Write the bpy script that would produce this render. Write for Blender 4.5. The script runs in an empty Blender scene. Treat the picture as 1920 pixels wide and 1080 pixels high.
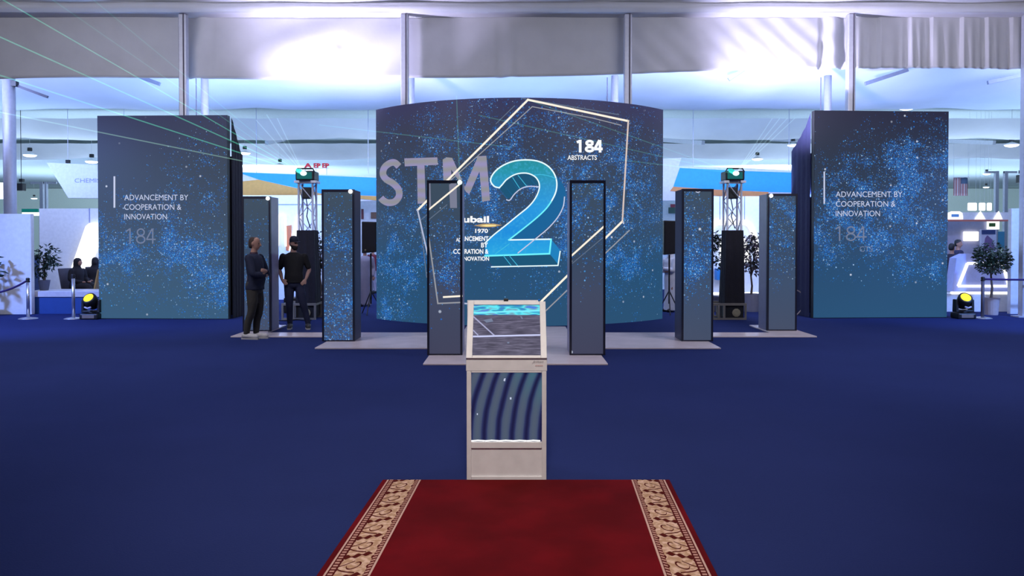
import bpy, bmesh, math, random
from mathutils import Vector, Matrix
from math import sin, cos, pi, radians as R, sqrt, tan, atan2, asin

S = bpy.context.scene
COL = S.collection
random.seed(7)

# ------------------------------------------------------------------ camera
FPX = 1400.0                      # focal length in pixels of a 1920 wide frame
CAMH = 1.72
PITCH = R(1.0)
SHY = -65.6
cam_d = bpy.data.cameras.new('camera')
cam = bpy.data.objects.new('camera', cam_d)
COL.objects.link(cam)
cam_d.sensor_width = 36.0
cam_d.lens = FPX / 1920 * 36.0
cam_d.shift_y = SHY / 1920
cam_d.clip_end = 300
cam.location = (0, 0, CAMH)
cam.rotation_euler = (pi / 2 - PITCH, 0, 0)
S.camera = cam

# ------------------------------------------------------------------ colour management, world
S.view_settings.view_transform = 'Standard'
S.view_settings.look = 'None'
S.view_settings.gamma = 1
S.view_settings.exposure = 0
S.view_settings.use_curve_mapping = False


def C(r, g, b):
    """display 0-255 to linear"""
    o = []
    for v in (r, g, b):
        v = v / 255
        o.append(v / 12.92 if v <= 0.04045 else ((v + 0.055) / 1.055) ** 2.4)
    return tuple(o) + (1.0,)


W = bpy.data.worlds.new('hall_ambience')
S.world = W
W.use_nodes = True
W.node_tree.nodes['Background'].inputs[0].default_value = (0.36, 0.38, 0.52, 1)
W.node_tree.nodes['Background'].inputs[1].default_value = 0.22


def lamp(name, kind, loc, energy, col, size=1.0, size_y=None, rot=None, aim=None, spot=None, blend=0.6):
    d = bpy.data.lights.new(name, kind)
    d.energy = energy
    d.color = col
    if kind == 'AREA':
        d.shape = 'RECTANGLE'
        d.size = size
        d.size_y = size_y or size
    elif kind == 'SPOT':
        d.spot_size = spot
        d.spot_blend = blend
        d.shadow_soft_size = size
    else:
        d.shadow_soft_size = size
    o = bpy.data.objects.new(name, d)
    COL.objects.link(o)
    o.location = loc
    if aim is not None:
        v = Vector(aim) - Vector(loc)
        o.rotation_euler = v.to_track_quat('-Z', 'Y').to_euler()
    elif rot:
        o.rotation_euler = rot
    return o


# added warm spot for the kiosk and carpet, unseen high above the frame
lamp('kiosk_fill', 'SPOT', (0.0, 0.6, 6.3), 1500, (1.0, 0.88, 0.80), 0.5, aim=(0, 5.2, 0.4), spot=R(54), blend=1.0)
for x in (-6, 6):
    lamp('floor_fill', 'AREA', (x, 9.0, 6.6), 250, (0.74, 0.78, 1.0), 4, 2, aim=(x, 10.5, 0))  # unseen panels added overhead to brighten the mid floor
for x in (-8, 8):
    lamp('valance_fill', 'AREA', (x, 8.5, 6.3), 135, (1.0, 0.95, 0.93), 7, 0.6, aim=(x, 16.9, 6.0))  # unseen panels added to lift the valance
# added blue spots at both sides, outside the frame, tinting partitions and floor
lamp('blue_wash', 'SPOT', (-13.5, 10.5, 5.0), 3600, (0.20, 0.34, 1.0), 0.3, aim=(-9.0, 16.5, 0.4), spot=R(62), blend=0.8)
lamp('blue_wash', 'SPOT', (14.0, 10.5, 5.0), 3800, (0.18, 0.36, 1.0), 0.3, aim=(11.0, 16.5, 0.6), spot=R(58), blend=0.8)
# added fill panels hidden behind the valance, brightening the stands of the far tent
for i, x in enumerate((-15, -5, 5, 15)):
    lamp('stand_fill', 'AREA', (x, 17.35, 5.7), 260, (0.42, 0.52, 1.0), 6, 0.4, aim=(x, 30, 2.0))
# unseen fill panels added behind video and stand walls to brighten the fabric swags
for x, y, e in ((-15.5, 21.4, 200), (-7.6, 17.6, 330), (0.2, 17.6, 230), (8.0, 17.6, 350), (15.5, 21.4, 200)):
    lamp('swag_fill', 'AREA', (x, y, 2.4 if y > 20 else 2.6), e * 1.0, (0.29, 0.48, 1.0), 4, 0.5, aim=(x, 25, 8.3) if y < 20 else (x, 20.4, 7.0))
for x in (-40, -20, 0, 20, 40):
    for y in (36, 50, 64):
        lamp('hall_fill', 'AREA', (x, y, 1.2), 850 if y == 36 else 1250, (0.54, 0.74, 1.0), 12, 8, rot=(pi, 0, 0))  # upward fill panels added to brighten the far hall ceiling
for x in (-24, -8, 8, 24):
    lamp('hall_fill', 'AREA', (x, 27.5, 0.6), 330, (0.46, 0.66, 1.0), 10, 2, rot=(pi, 0, 0))  # low fill added under the second swag, facing up
for x in (-6.5, 6.5):
    lamp('ceiling_fill', 'AREA', (x, 12.0, 6.1), 40, (0.55, 0.60, 1.0), 6, 0.3, aim=(x, 15.6, 7.6))  # added lilac fill for the lining above the valance
for x in (-24, 0, 24):
    lamp('back_wall_fill', 'AREA', (x, 58, 6.4), 9000, (0.66, 0.86, 0.92), 10, 4, aim=(x, 84, 3.5))  # added fill aimed at the back wall to brighten it
# beams of the two moving wash lamps on the towers
WASH_L = lamp('tower_wash', 'SPOT', (-4.35, 15.95, 3.55), 1750, (0.68, 0.64, 1.0), 0.12, aim=(-3.9, 16.75, 5.9), spot=R(108), blend=1.0)
WASH_R = lamp('tower_wash', 'SPOT', (5.0, 15.9, 3.55), 1700, (0.68, 0.64, 1.0), 0.12, aim=(6.5, 16.75, 5.9), spot=R(108), blend=1.0)


# ------------------------------------------------------------------ pixel helpers (to read positions off the photograph)
def ray(px, py):
    xc = (px - 960) / FPX
    yc = (540 - py + SHY) / FPX
    return Vector((xc, cos(PITCH) + yc * sin(PITCH), -sin(PITCH) + yc * cos(PITCH)))


CP = Vector((0, 0, CAMH))


def at(px, py, Y):
    d = ray(px, py)
    return CP + d * (Y / d.y)


def ground(px, py, z=0.0):
    d = ray(px, py)
    return CP + d * ((z - CAMH) / d.z)


def zat(py, Y):
    return at(960, py, Y).z


def xat(px, Y, py=450):
    return at(px, py, Y).x


# ------------------------------------------------------------------ mesh collector
class G:
    def __init__(self, M=None):
        self.v = []
        self.f = []
        self.uv = {}
        self.M = M

    def add(self, vs, fs):
        b = len(self.v)
        for p in vs:
            p = Vector(p)
            self.v.append(self.M @ p if self.M else p)
        for f in fs:
            self.f.append(tuple(i + b for i in f))
        return self

    def box(self, x0, x1, y0, y1, z0, z1):
        vs = [(x, y, z) for z in (z0, z1) for y in (y0, y1) for x in (x0, x1)]
        return self.add(vs, [(0, 2, 3, 1), (4, 5, 7, 6), (0, 1, 5, 4), (2, 6, 7, 3), (0, 4, 6, 2), (1, 3, 7, 5)])

    def cbox(self, c, s):
        return self.box(c[0] - s[0] / 2, c[0] + s[0] / 2, c[1] - s[1] / 2, c[1] + s[1] / 2, c[2] - s[2] / 2, c[2] + s[2] / 2)

    def bar(self, a, b, w, h=None, up=(0, 0, 1)):
        a, b = Vector(a), Vector(b)
        h = h or w
        d = (b - a).normalized()
        u = Vector(up)
        if abs(d.dot(u)) > 0.98:
            u = Vector((0, 1, 0))
        s = d.cross(u).normalized()
        t = s.cross(d).normalized()
        vs = []
        for p in (a, b):
            for i, j in ((-1, -1), (1, -1), (1, 1), (-1, 1)):
                vs.append(p + s * (i * w / 2) + t * (j * h / 2))
        return self.add(vs, [(0, 1, 2, 3), (7, 6, 5, 4), (0, 4, 5, 1), (1, 5, 6, 2), (2, 6, 7, 3), (3, 7, 4, 0)])

    def tube(self, pts, r, n=10, caps=True):
        pts = [Vector(p) for p in pts]
        rs = r if isinstance(r, (list, tuple)) else [r] * len(pts)
        vs, fs = [], []
        prev = None
        for i, p in enumerate(pts):
            a = pts[max(i - 1, 0)]
            b = pts[min(i + 1, len(pts) - 1)]
            d = (b - a).normalized()
            u = prev if prev is not None else (Vector((0, 1, 0)) if abs(d.y) < 0.9 else Vector((1, 0, 0)))
            s = (u - d * u.dot(d)).normalized()
            prev = s
            t = d.cross(s)
            rr = rs[i]
            rx, ry = rr if isinstance(rr, tuple) else (rr, rr)
            for k in range(n):
                an = 2 * pi * k / n
                vs.append(p + t * (rx * cos(an)) + s * (ry * sin(an)))
        for i in range(len(pts) - 1):
            for k in range(n):
                k2 = (k + 1) % n
                fs.append((i * n + k, i * n + k2, (i + 1) * n + k2, (i + 1) * n + k))
        if caps:
            fs.append(tuple(range(n - 1, -1, -1)))
            fs.append(tuple((len(pts) - 1) * n + k for k in range(n)))
        return self.add(vs, fs)

    def loft(self, rings, n=20):
        """rings: (cx,cy,cz,rx,ry) stacked upwards"""
        vs, fs = [], []
        for cx, cy, cz, rx, ry in rings:
            for k in range(n):
                an = 2 * pi * k / n
                vs.append((cx + rx * cos(an), cy + ry * sin(an), cz))
        for i in range(len(rings) - 1):
            for k in range(n):
                k2 = (k + 1) % n
                fs.append((i * n + k, i * n + k2, (i + 1) * n + k2, (i + 1) * n + k))
        fs.append(tuple(range(n - 1, -1, -1)))
        fs.append(tuple((len(rings) - 1) * n + k for k in range(n)))
        return self.add(vs, fs)

    def lathe(self, prof, c=(0, 0, 0), n=20, ax='z'):
        """prof: (r,h); closed with caps"""
        vs, fs = [], []
        c = Vector(c)
        for r, h in prof:
            for k in range(n):
                an = 2 * pi * k / n
                a, b = r * cos(an), r * sin(an)
                if ax == 'z':
                    q = Vector((a, b, h))
                elif ax == 'y':
                    q = Vector((a, -h, b))
                else:
                    q = Vector((h, a, b))
                vs.append(c + q)
        for i in range(len(prof) - 1):
            for k in range(n):
                k2 = (k + 1) % n
                fs.append((i * n + k, i * n + k2, (i + 1) * n + k2, (i + 1) * n + k))
        fs.append(tuple(range(n - 1, -1, -1)))
        fs.append(tuple((len(prof) - 1) * n + k for k in range(n)))
        return self.add(vs, fs)

    def ball(self, c, r, nu=16, nv=10):
        rx, ry, rz = r if isinstance(r, tuple) else (r, r, r)
        rings = []
        for i in range(nv + 1):
            a = -pi / 2 + pi * i / nv
            k = max(cos(a), 0.02)
            rings.append((c[0], c[1], c[2] + rz * sin(a), rx * k, ry * k))
        return self.loft(rings, nu)

    def prism(self, poly, y0, y1):
        """poly in (x,z), extruded along y"""
        n = len(poly)
        vs = [(x, y0, z) for x, z in poly] + [(x, y1, z) for x, z in poly]
        fs = [tuple(range(n)), tuple(range(2 * n - 1, n - 1, -1))]
        for i in range(n):
            j = (i + 1) % n
            fs.append((i, i + n, j + n, j))
        return self.add(vs, fs)

    def prism_x(self, poly, x0, x1):
        """poly in (y,z), extruded along x"""
        n = len(poly)
        vs = [(x0, y, z) for y, z in poly] + [(x1, y, z) for y, z in poly]
        fs = [tuple(range(n)), tuple(range(2 * n - 1, n - 1, -1))]
        for i in range(n):
            j = (i + 1) % n
            fs.append((i, i + n, j + n, j))
        return self.add(vs, fs)

    def prism_z(self, poly, z0, z1):
        n = len(poly)
        vs = [(x, y, z0) for x, y in poly] + [(x, y, z1) for x, y in poly]
        fs = [tuple(range(n - 1, -1, -1)), tuple(range(n, 2 * n))]
        for i in range(n):
            j = (i + 1) % n
            fs.append((i, j, j + n, i + n))
        return self.add(vs, fs)

    def grid(self, fn, nu, nv):
        """fn(s,t)->point, s,t in 0..1"""
        vs = [fn(i / nu, j / nv) for j in range(nv + 1) for i in range(nu + 1)]
        fs = []
        for j in range(nv):
            for i in range(nu):
                a = j * (nu + 1) + i
                fs.append((a, a + 1, a + nu + 2, a + nu + 1))
        return self.add(vs, fs)

    def build(self, name, mat, parent=None, smooth=False, uvf=None, bevel=0, remesh=0, sub=0):
        off = Vector((0, 0, 0))
        p = parent
        while p:
            off = off + p.location
            p = p.parent
        me = bpy.data.meshes.new(name)
        me.from_pydata([v - off for v in self.v], [], self.f)
        me.validate()
        if uvf:
            ul = me.uv_layers.new(name='UVMap')
            for lp in me.loops:
                ul.data[lp.index].uv = uvf(self.v[lp.vertex_index])
        bm = bmesh.new()
        bm.from_mesh(me)
        bmesh.ops.recalc_face_normals(bm, faces=bm.faces)
        bm.to_mesh(me)
        bm.free()
        if smooth:
            for q in me.polygons:
                q.use_smooth = True
        me.materials.append(mat)
        o = bpy.data.objects.new(name, me)
        COL.objects.link(o)
        if parent:
            o.parent = parent
        if bevel:
            b = o.modifiers.new('bevel', 'BEVEL')
            b.width = bevel
            b.segments = 2
            b.limit_method = 'ANGLE'
        if remesh:
            r = o.modifiers.new('remesh', 'REMESH')
            r.mode = 'VOXEL'
            r.voxel_size = remesh
            r.use_smooth_shade = True
            sm = o.modifiers.new('smooth', 'SMOOTH')
            sm.factor = 0.5
            sm.iterations = 3
        return o


def thing(name, label, cat, loc=(0, 0, 0), group=None):
    o = bpy.data.objects.new(name, None)
    o.empty_display_size = 0.2
    COL.objects.link(o)
    o.location = loc
    o['label'] = label
    o['category'] = cat
    if group:
        o['group'] = group
    return o


def tag(o, label, cat, group=None):
    o['label'] = label
    o['category'] = cat
    if group:
        o['group'] = group
    return o


def struct(o, label=None):
    o['kind'] = 'structure'
    if label:
        o['label'] = label
    return o


def dup(root, loc, label, group=None):
    r = root.copy()
    COL.objects.link(r)
    r.location = loc
    r['label'] = label
    if group:
        r['group'] = group
    for ch in list(root.children):
        c = ch.copy()
        COL.objects.link(c)
        c.parent = r
        for g in ch.children:
            d = g.copy()
            COL.objects.link(d)
            d.parent = c
    return r


# ------------------------------------------------------------------ node expressions
class N:
    def __init__(self, nt, s):
        self.nt, self.s = nt, s

    def _m(self, op, a, b=None, c=None, clamp=False):
        n = self.nt.nodes.new('ShaderNodeMath')
        n.operation = op
        n.use_clamp = clamp
        for i, q in enumerate((a, b, c)):
            if q is None:
                continue
            if isinstance(q, N):
                self.nt.links.new(q.s, n.inputs[i])
            else:
                n.inputs[i].default_value = q
        return N(self.nt, n.outputs[0])

    def __add__(self, o): return self._m('ADD', self, o)
    __radd__ = __add__
    def __sub__(self, o): return self._m('SUBTRACT', self, o)
    def __rsub__(self, o): return self._m('SUBTRACT', o, self)
    def __mul__(self, o): return self._m('MULTIPLY', self, o)
    __rmul__ = __mul__
    def __truediv__(self, o): return self._m('DIVIDE', self, o)
    def lt(self, o): return self._m('LESS_THAN', self, o)
    def gt(self, o): return self._m('GREATER_THAN', self, o)
    def pow(self, o): return self._m('POWER', self, o)
    def max(self, o): return self._m('MAXIMUM', self, o)
    def min(self, o): return self._m('MINIMUM', self, o)
    def abs(self): return self._m('ABSOLUTE', self)
    def fract(self): return self._m('FRACT', self)
    def floor(self): return self._m('FLOOR', self)
    def sin(self): return self._m('SINE', self)
    def cos(self): return self._m('COSINE', self)
    def exp(self): return self._m('EXPONENT', self)
    def sqrt(self): return self._m('SQRT', self)
    def atan2(self, o): return self._m('ARCTAN2', self, o)
    def clamp(self): return self._m('ADD', self, 0.0, clamp=True)

    def step(self, lo, hi):
        n = self.nt.nodes.new('ShaderNodeMapRange')
        n.interpolation_type = 'SMOOTHSTEP'
        self.nt.links.new(self.s, n.inputs['Value'])
        n.inputs['From Min'].default_value = lo
        n.inputs['From Max'].default_value = hi
        return N(self.nt, n.outputs['Result'])


def mixc(nt, fac, a, b, blend='MIX'):
    n = nt.nodes.new('ShaderNodeMix')
    n.data_type = 'RGBA'
    n.blend_type = blend
    n.clamp_factor = True
    for q, idx in ((fac, 0), (a, 6), (b, 7)):
        if isinstance(q, N):
            nt.links.new(q.s, n.inputs[idx])
        elif hasattr(q, 'is_output'):
            nt.links.new(q, n.inputs[idx])
        else:
            n.inputs[idx].default_value = q
    return n.outputs[2]


def ramp(nt, fac, stops):
    n = nt.nodes.new('ShaderNodeValToRGB')
    e = n.color_ramp.elements
    while len(e) < len(stops):
        e.new(0.5)
    for k, (p, c) in enumerate(stops):
        e[k].position = p
        e[k].color = c
    nt.links.new(fac.s if isinstance(fac, N) else fac, n.inputs[0])
    return n.outputs[0]


def new_mat(name):
    m = bpy.data.materials.new(name)
    m.use_nodes = True
    nt = m.node_tree
    return m, nt, nt.nodes['Principled BSDF']


MATS = {}


def pmat(name, col, rough=0.6, metal=0.0, noise=0.0, nscale=12.0, bump=0.0, bscale=40.0, spec=0.5, sheen=0):
    if name in MATS:
        return MATS[name]
    m, nt, b = new_mat(name)
    b.inputs['Base Color'].default_value = col
    b.inputs['Roughness'].default_value = rough
    b.inputs['Metallic'].default_value = metal
    b.inputs['Specular IOR Level'].default_value = spec
    tc = nt.nodes.new('ShaderNodeTexCoord')
    n = nt.nodes.new('ShaderNodeTexNoise')
    n.inputs['Scale'].default_value = nscale
    n.inputs['Detail'].default_value = 4
    nt.links.new(tc.outputs['Object'], n.inputs['Vector'])
    k = noise or 0.04
    dark = tuple(c * (1 - k) for c in col[:3]) + (1,)
    light = tuple(min(c * (1 + k), 1) for c in col[:3]) + (1,)
    nt.links.new(ramp(nt, n.outputs['Fac'], [(0.35, dark), (0.65, light)]), b.inputs['Base Color'])
    if bump:
        n2 = nt.nodes.new('ShaderNodeTexNoise')
        n2.inputs['Scale'].default_value = bscale
        n2.inputs['Detail'].default_value = 3
        nt.links.new(tc.outputs['Object'], n2.inputs['Vector'])
        bp = nt.nodes.new('ShaderNodeBump')
        bp.inputs['Strength'].default_value = bump
        bp.inputs['Distance'].default_value = 0.05
        nt.links.new(n2.outputs['Fac'], bp.inputs['Height'])
        nt.links.new(bp.outputs[0], b.inputs['Normal'])
    MATS[name] = m
    return m


def emat(name, col, strength=1.0):
    if name in MATS:
        return MATS[name]
    m, nt, b = new_mat(name)
    b.inputs['Base Color'].default_value = (0.01, 0.01, 0.012, 1)
    b.inputs['Roughness'].default_value = 0.5
    b.inputs['Specular IOR Level'].default_value = 0.1
    b.inputs['Emission Color'].default_value = col
    b.inputs['Emission Strength'].default_value = strength
    MATS[name] = m
    return m


def uvxy(nt):
    u = nt.nodes.new('ShaderNodeUVMap')
    s = nt.nodes.new('ShaderNodeSeparateXYZ')
    nt.links.new(u.outputs[0], s.inputs[0])
    return u.outputs[0], N(nt, s.outputs[0]), N(nt, s.outputs[1])


def led(name, H, stops, blobs, seed=0.0, dens=1.0, scale=1.0, gain=1.0):
    """video wall showing a dust of blue points; blobs = (u, v, ru, rv, strength) in metres on the panel"""
    m, nt, b = new_mat(name)
    uv, u, v = uvxy(nt)
    base = ramp(nt, v / H, [(p, C(*c)) for p, c in stops])
    mask = None
    for (bu, bv, ru, rv, st) in blobs:
        a = (u - bu) / ru
        c = (v - bv) / rv
        g = (0.0 - (a * a + c * c)).exp() * st
        mask = g if mask is None else mask + g
    sh = nt.nodes.new('ShaderNodeVectorMath')
    sh.inputs[1].default_value = (seed, seed * 0.7, 0)
    nt.links.new(uv, sh.inputs[0])
    vec = sh.outputs[0]
    nz = nt.nodes.new('ShaderNodeTexNoise')
    nz.noise_dimensions = '2D'
    nz.inputs['Scale'].default_value = 1.7
    nz.inputs['Detail'].default_value = 4
    nz.inputs['Roughness'].default_value = 0.62
    nt.links.new(vec, nz.inputs['Vector'])
    nn = N(nt, nz.outputs[0]).step(0.42, 0.72)
    mask = (mask * (0.15 + 1.15 * nn) * dens).min(0.92)
    out = base
    # swirling filaments
    fz = nt.nodes.new('ShaderNodeTexNoise')
    fz.noise_dimensions = '2D'
    fz.inputs['Scale'].default_value = 2.3
    fz.inputs['Detail'].default_value = 2
    fz.inputs['Distortion'].default_value = 1.3
    nt.links.new(vec, fz.inputs['Vector'])
    fil = 1.0 - (N(nt, fz.outputs[0]) - 0.5).abs().step(0.0, 0.012)
    out = mixc(nt, fil * mask * 0.85, out, C(40, 110, 190))
    # a soft blue veil under the densest dust
    out = mixc(nt, (mask * 0.26).clamp(), out, C(28, 82, 150))
    for sc, rad, amt in ((44 * scale, 0.50, 0.95), (26 * scale, 0.48, 0.85), (15 * scale, 0.36, 0.7), (8 * scale, 0.20, 0.35)):
        vo = nt.nodes.new('ShaderNodeTexVoronoi')
        vo.voronoi_dimensions = '2D'
        vo.inputs['Scale'].default_value = sc
        nt.links.new(vec, vo.inputs['Vector'])
        sp = nt.nodes.new('ShaderNodeSeparateColor')
        nt.links.new(vo.outputs['Color'], sp.inputs[0])
        rr, gg, bb = (N(nt, sp.outputs[i]) for i in range(3))
        dot = 1.0 - N(nt, vo.outputs['Distance']).step(rad * 0.35, rad)
        on = rr.lt(mask * amt)
        col = ramp(nt, gg, [(0.0, C(30, 82, 158)), (0.55, C(30, 116, 214)), (0.85, C(70, 170, 250)), (0.97, C(180, 214, 250))])
        out = mixc(nt, dot * on * (0.25 + 0.75 * bb), out, col)
    # lone white sparks
    vo = nt.nodes.new('ShaderNodeTexVoronoi')
    vo.voronoi_dimensions = '2D'
    vo.inputs['Scale'].default_value = 3.4
    nt.links.new(vec, vo.inputs['Vector'])
    sp = nt.nodes.new('ShaderNodeSeparateColor')
    nt.links.new(vo.outputs['Color'], sp.inputs[0])
    dot = 1.0 - N(nt, vo.outputs['Distance']).step(0.04, 0.10)
    on = N(nt, sp.outputs[0]).lt(0.07)
    out = mixc(nt, dot * on * N(nt, sp.outputs[1]) * 0.85, out, C(210, 220, 240))
    b.inputs['Base Color'].default_value = (0.012, 0.012, 0.014, 1)
    b.inputs['Roughness'].default_value = 0.45
    b.inputs['Specular IOR Level'].default_value = 0.15
    nt.links.new(out, b.inputs['Emission Color'])
    b.inputs['Emission Strength'].default_value = gain
    return m


# ------------------------------------------------------------------ flat artwork shown on the screens
def art(polys, surf, lift, name, mat, parent, cell=14, smooth=False):
    """polys: list of pixel-read outlines (each a list of contours); laid onto the real screen surface"""
    bm = bmesh.new()
    for contours in polys:
        es = []
        for ct in contours:
            vs = [bm.verts.new((x, y, 0)) for x, y in ct]
            es += [bm.edges.new((vs[i], vs[(i + 1) % len(vs)])) for i in range(len(vs))]
        bmesh.ops.triangle_fill(bm, use_beauty=True, use_dissolve=False, edges=es)
    cut_map(bm, surf, lift, cell)
    return bm_build(bm, name, mat, parent)


def cut_map(bm, surf, lift, cell):
    if cell:
        xs = [v.co.x for v in bm.verts]
        x = (math.floor(min(xs) / cell) + 1) * cell
        while x < max(xs):
            bmesh.ops.bisect_plane(bm, geom=bm.verts[:] + bm.edges[:] + bm.faces[:], plane_co=(x, 0, 0), plane_no=(1, 0, 0))
            x += cell
    for v in bm.verts:
        v.co = surf(v.co.x, v.co.y, lift)


def bm_build(bm, name, mat, parent):
    off = Vector((0, 0, 0))
    p = parent
    while p:
        off = off + p.location
        p = p.parent
    for v in bm.verts:
        v.co -= off
    for f in bm.faces:
        f.normal_update()
        if f.normal.y > 0:
            f.normal_flip()
    me = bpy.data.meshes.new(name)
    bm.to_mesh(me)
    bm.free()
    me.materials.append(mat)
    o = bpy.data.objects.new(name, me)
    COL.objects.link(o)
    o.parent = parent
    return o


def stroke(pts, w, closed=False):
    """polyline to a list of quads (as polys)"""
    out = []
    pts = [Vector((p[0], p[1])) for p in pts]
    n = len(pts)
    rng = range(n if closed else n - 1)
    for i in rng:
        a, b = pts[i], pts[(i + 1) % n]
        d = (b - a)
        if d.length < 1e-6:
            continue
        d.normalize()
        s = Vector((-d.y, d.x)) * (w / 2)
        e = d * (w * 0.42)
        out.append([[tuple(a - e + s), tuple(b + e + s), tuple(b + e - s), tuple(a - e - s)]])
    return out


def smooth_path(pts, k=6, closed=False):
    pts = [Vector(p) for p in pts]
    n = len(pts)
    out = []
    for i in range(n if closed else n - 1):
        p0 = pts[(i - 1) % n] if (closed or i > 0) else pts[0]
        p1 = pts[i]
        p2 = pts[(i + 1) % n]
        p3 = pts[(i + 2) % n] if (closed or i + 2 < n) else pts[-1]
        for j in range(k):
            t = j / k
            out.append(0.5 * ((2 * p1) + (p2 - p0) * t + (2 * p0 - 5 * p1 + 4 * p2 - p3) * t * t + (3 * p1 - p0 - 3 * p2 + p3) * t ** 3))
    if not closed:
        out.append(pts[-1])
    return out


def text_on(s, x0, x1, y0, y1, surf, lift, name, mat, parent, bold=0.0, shear=0.0, cell=0):
    """writes s into the box x0..x1, y0 (top)..y1 (bottom) read off the photograph"""
    cu = bpy.data.curves.new('lettering', 'FONT')
    cu.body = s
    cu.size = 1.0
    cu.offset = bold
    cu.shear = shear
    cu.resolution_u = 4
    ob = bpy.data.objects.new('lettering', cu)
    COL.objects.link(ob)
    dg = bpy.context.evaluated_depsgraph_get()
    dg.update()
    me = bpy.data.meshes.new_from_object(ob.evaluated_get(dg))
    bpy.data.objects.remove(ob)
    bpy.data.curves.remove(cu)
    bm = bmesh.new()
    bm.from_mesh(me)
    bpy.data.meshes.remove(me)
    xs = [v.co.x for v in bm.verts]
    ys = [v.co.y for v in bm.verts]
    a, b, c, d = min(xs), max(xs), min(ys), max(ys)
    for v in bm.verts:
        v.co.x = x0 + (v.co.x - a) / (b - a) * (x1 - x0)
        v.co.y = y1 - (v.co.y - c) / (d - c) * (y1 - y0)
    cut_map(bm, surf, lift, cell)
    return bm_build(bm, name, mat, parent)


def plane_surf(P0, P1):
    """vertical plane through two ground points; lift is towards the camera"""
    P0, P1 = Vector((P0[0], P0[1], 0)), Vector((P1[0], P1[1], 0))
    t = (P1 - P0).normalized()
    n = Vector((t.y, -t.x, 0))
    if n.y > 0:
        n = -n

    def f(px, py, lift=0.0):
        d = ray(px, py)
        k = ((P0 + n * lift) - CP).dot(n) / d.dot(n)
        return CP + d * k
    f.n = n
    f.t = t
    f.P0 = P0
    f.L = (P1 - P0).length
    return f


# ------------------------------------------------------------------ materials
M_floor, nt, b = new_mat('blue_carpet')
tc = nt.nodes.new('ShaderNodeTexCoord')
n1 = nt.nodes.new('ShaderNodeTexNoise')
n1.inputs['Scale'].default_value = 0.55
n1.inputs['Detail'].default_value = 5
n2 = nt.nodes.new('ShaderNodeTexNoise')
n2.inputs['Scale'].default_value = 90
n2.inputs['Detail'].default_value = 2
for q in (n1, n2):
    nt.links.new(tc.outputs['Object'], q.inputs['Vector'])
c1 = ramp(nt, n1.outputs['Fac'], [(0.3, (0.020, 0.032, 0.125, 1)), (0.7, (0.025, 0.039, 0.152, 1))])
nt.links.new(mixc(nt, N(nt, n2.outputs['Fac']) * 0.35, c1, (0.014, 0.022, 0.085, 1)), b.inputs['Base Color'])
b.inputs['Roughness'].default_value = 0.95
b.inputs['Specular IOR Level'].default_value = 0.08
bp = nt.nodes.new('ShaderNodeBump')
bp.inputs['Strength'].default_value = 0.4
bp.inputs['Distance'].default_value = 0.01
nt.links.new(n2.outputs['Fac'], bp.inputs['Height'])
nt.links.new(bp.outputs[0], b.inputs['Normal'])

M_fabric = pmat('tent_fabric', (0.62, 0.62, 0.63, 1), 0.85, noise=0.03, nscale=2, bump=0.25, bscale=1.6)
M_swag = pmat('lining_fabric', (0.78, 0.79, 0.80, 1), 0.85, noise=0.03, nscale=1, bump=0.2, bscale=0.8)
M_alu = pmat('aluminium', (0.60, 0.61, 0.68, 1), 0.42, 0.4)
M_white = pmat('white_panel', (0.80, 0.81, 0.84, 1), 0.55)
M_hallwhite = pmat('hall_wall_fabric', (0.62, 0.70, 0.70, 1), 0.8)
M_black = pmat('black_plastic', (0.012, 0.012, 0.014, 1), 0.5)
M_drape = pmat('black_drape', (0.014, 0.013, 0.020, 1), 0.9, bump=0.3, bscale=9)
M_navydrape = pmat('navy_drape', (0.020, 0.024, 0.075, 1), 0.85, bump=0.3, bscale=6)
M_frame = pmat('totem_black_frame', (0.012, 0.012, 0.03, 1), 0.45)
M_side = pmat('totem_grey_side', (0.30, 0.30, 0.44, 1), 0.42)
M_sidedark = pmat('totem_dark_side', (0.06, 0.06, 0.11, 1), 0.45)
M_plate = pmat('platform_laminate', (0.84, 0.70, 0.69, 1), 0.24, noise=0.05, nscale=3)
M_kiosk = pmat('kiosk_white', (0.80, 0.79, 0.80, 1), 0.45)
M_steel = pmat('brushed_steel', (0.66, 0.66, 0.70, 1), 0.3, 0.85)
M_rope = pmat('purple_velvet', (0.035, 0.016, 0.11, 1), 0.9)
M_ink = pmat('dark_ink', (0.10, 0.09, 0.12, 1), 0.6)
M_ash = pmat('grey_ink', (0.32, 0.34, 0.55, 1), 0.6)
M_redink = pmat('red_ink', (0.5, 0.16, 0.14, 1), 0.6)

E_white = emat('glow_white', (1, 1, 1, 1), 1.6)
E_lamp = emat('lamp_white', (0.95, 0.98, 1, 1), 4.0)
E_text = emat('letter_white', C(250, 252, 255), 1.0)
E_softtext = emat('letter_pale', C(196, 204, 232), 1.0)
E_dimtext = emat('letter_dim', C(112, 124, 152), 1.0)
E_gold = emat('line_warm', C(255, 244, 226), 1.0)
E_thin = emat('line_dim', C(150, 152, 160), 1.0)
E_thin2 = emat('line_faint', C(98, 112, 134), 1.0)
E_yellow = emat('lens_yellow', C(255, 240, 60), 1.4)
E_cyan = emat('lens_cyan', C(210, 255, 250), 2.5)

# ------------------------------------------------------------------ the setting
FL = G()
FL.box(-60, 60, -12, 90, -0.1, 0)
struct(FL.build('floor', M_floor))

YV = 16.9        # eave of the near tent (valance, poles)
YR = 18.4        # eave of the far tent
eave_z = zat(24, YV)
# near tent ceiling: lining rising from the eave beam towards the camera, sagging between the beams
g = G()


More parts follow.
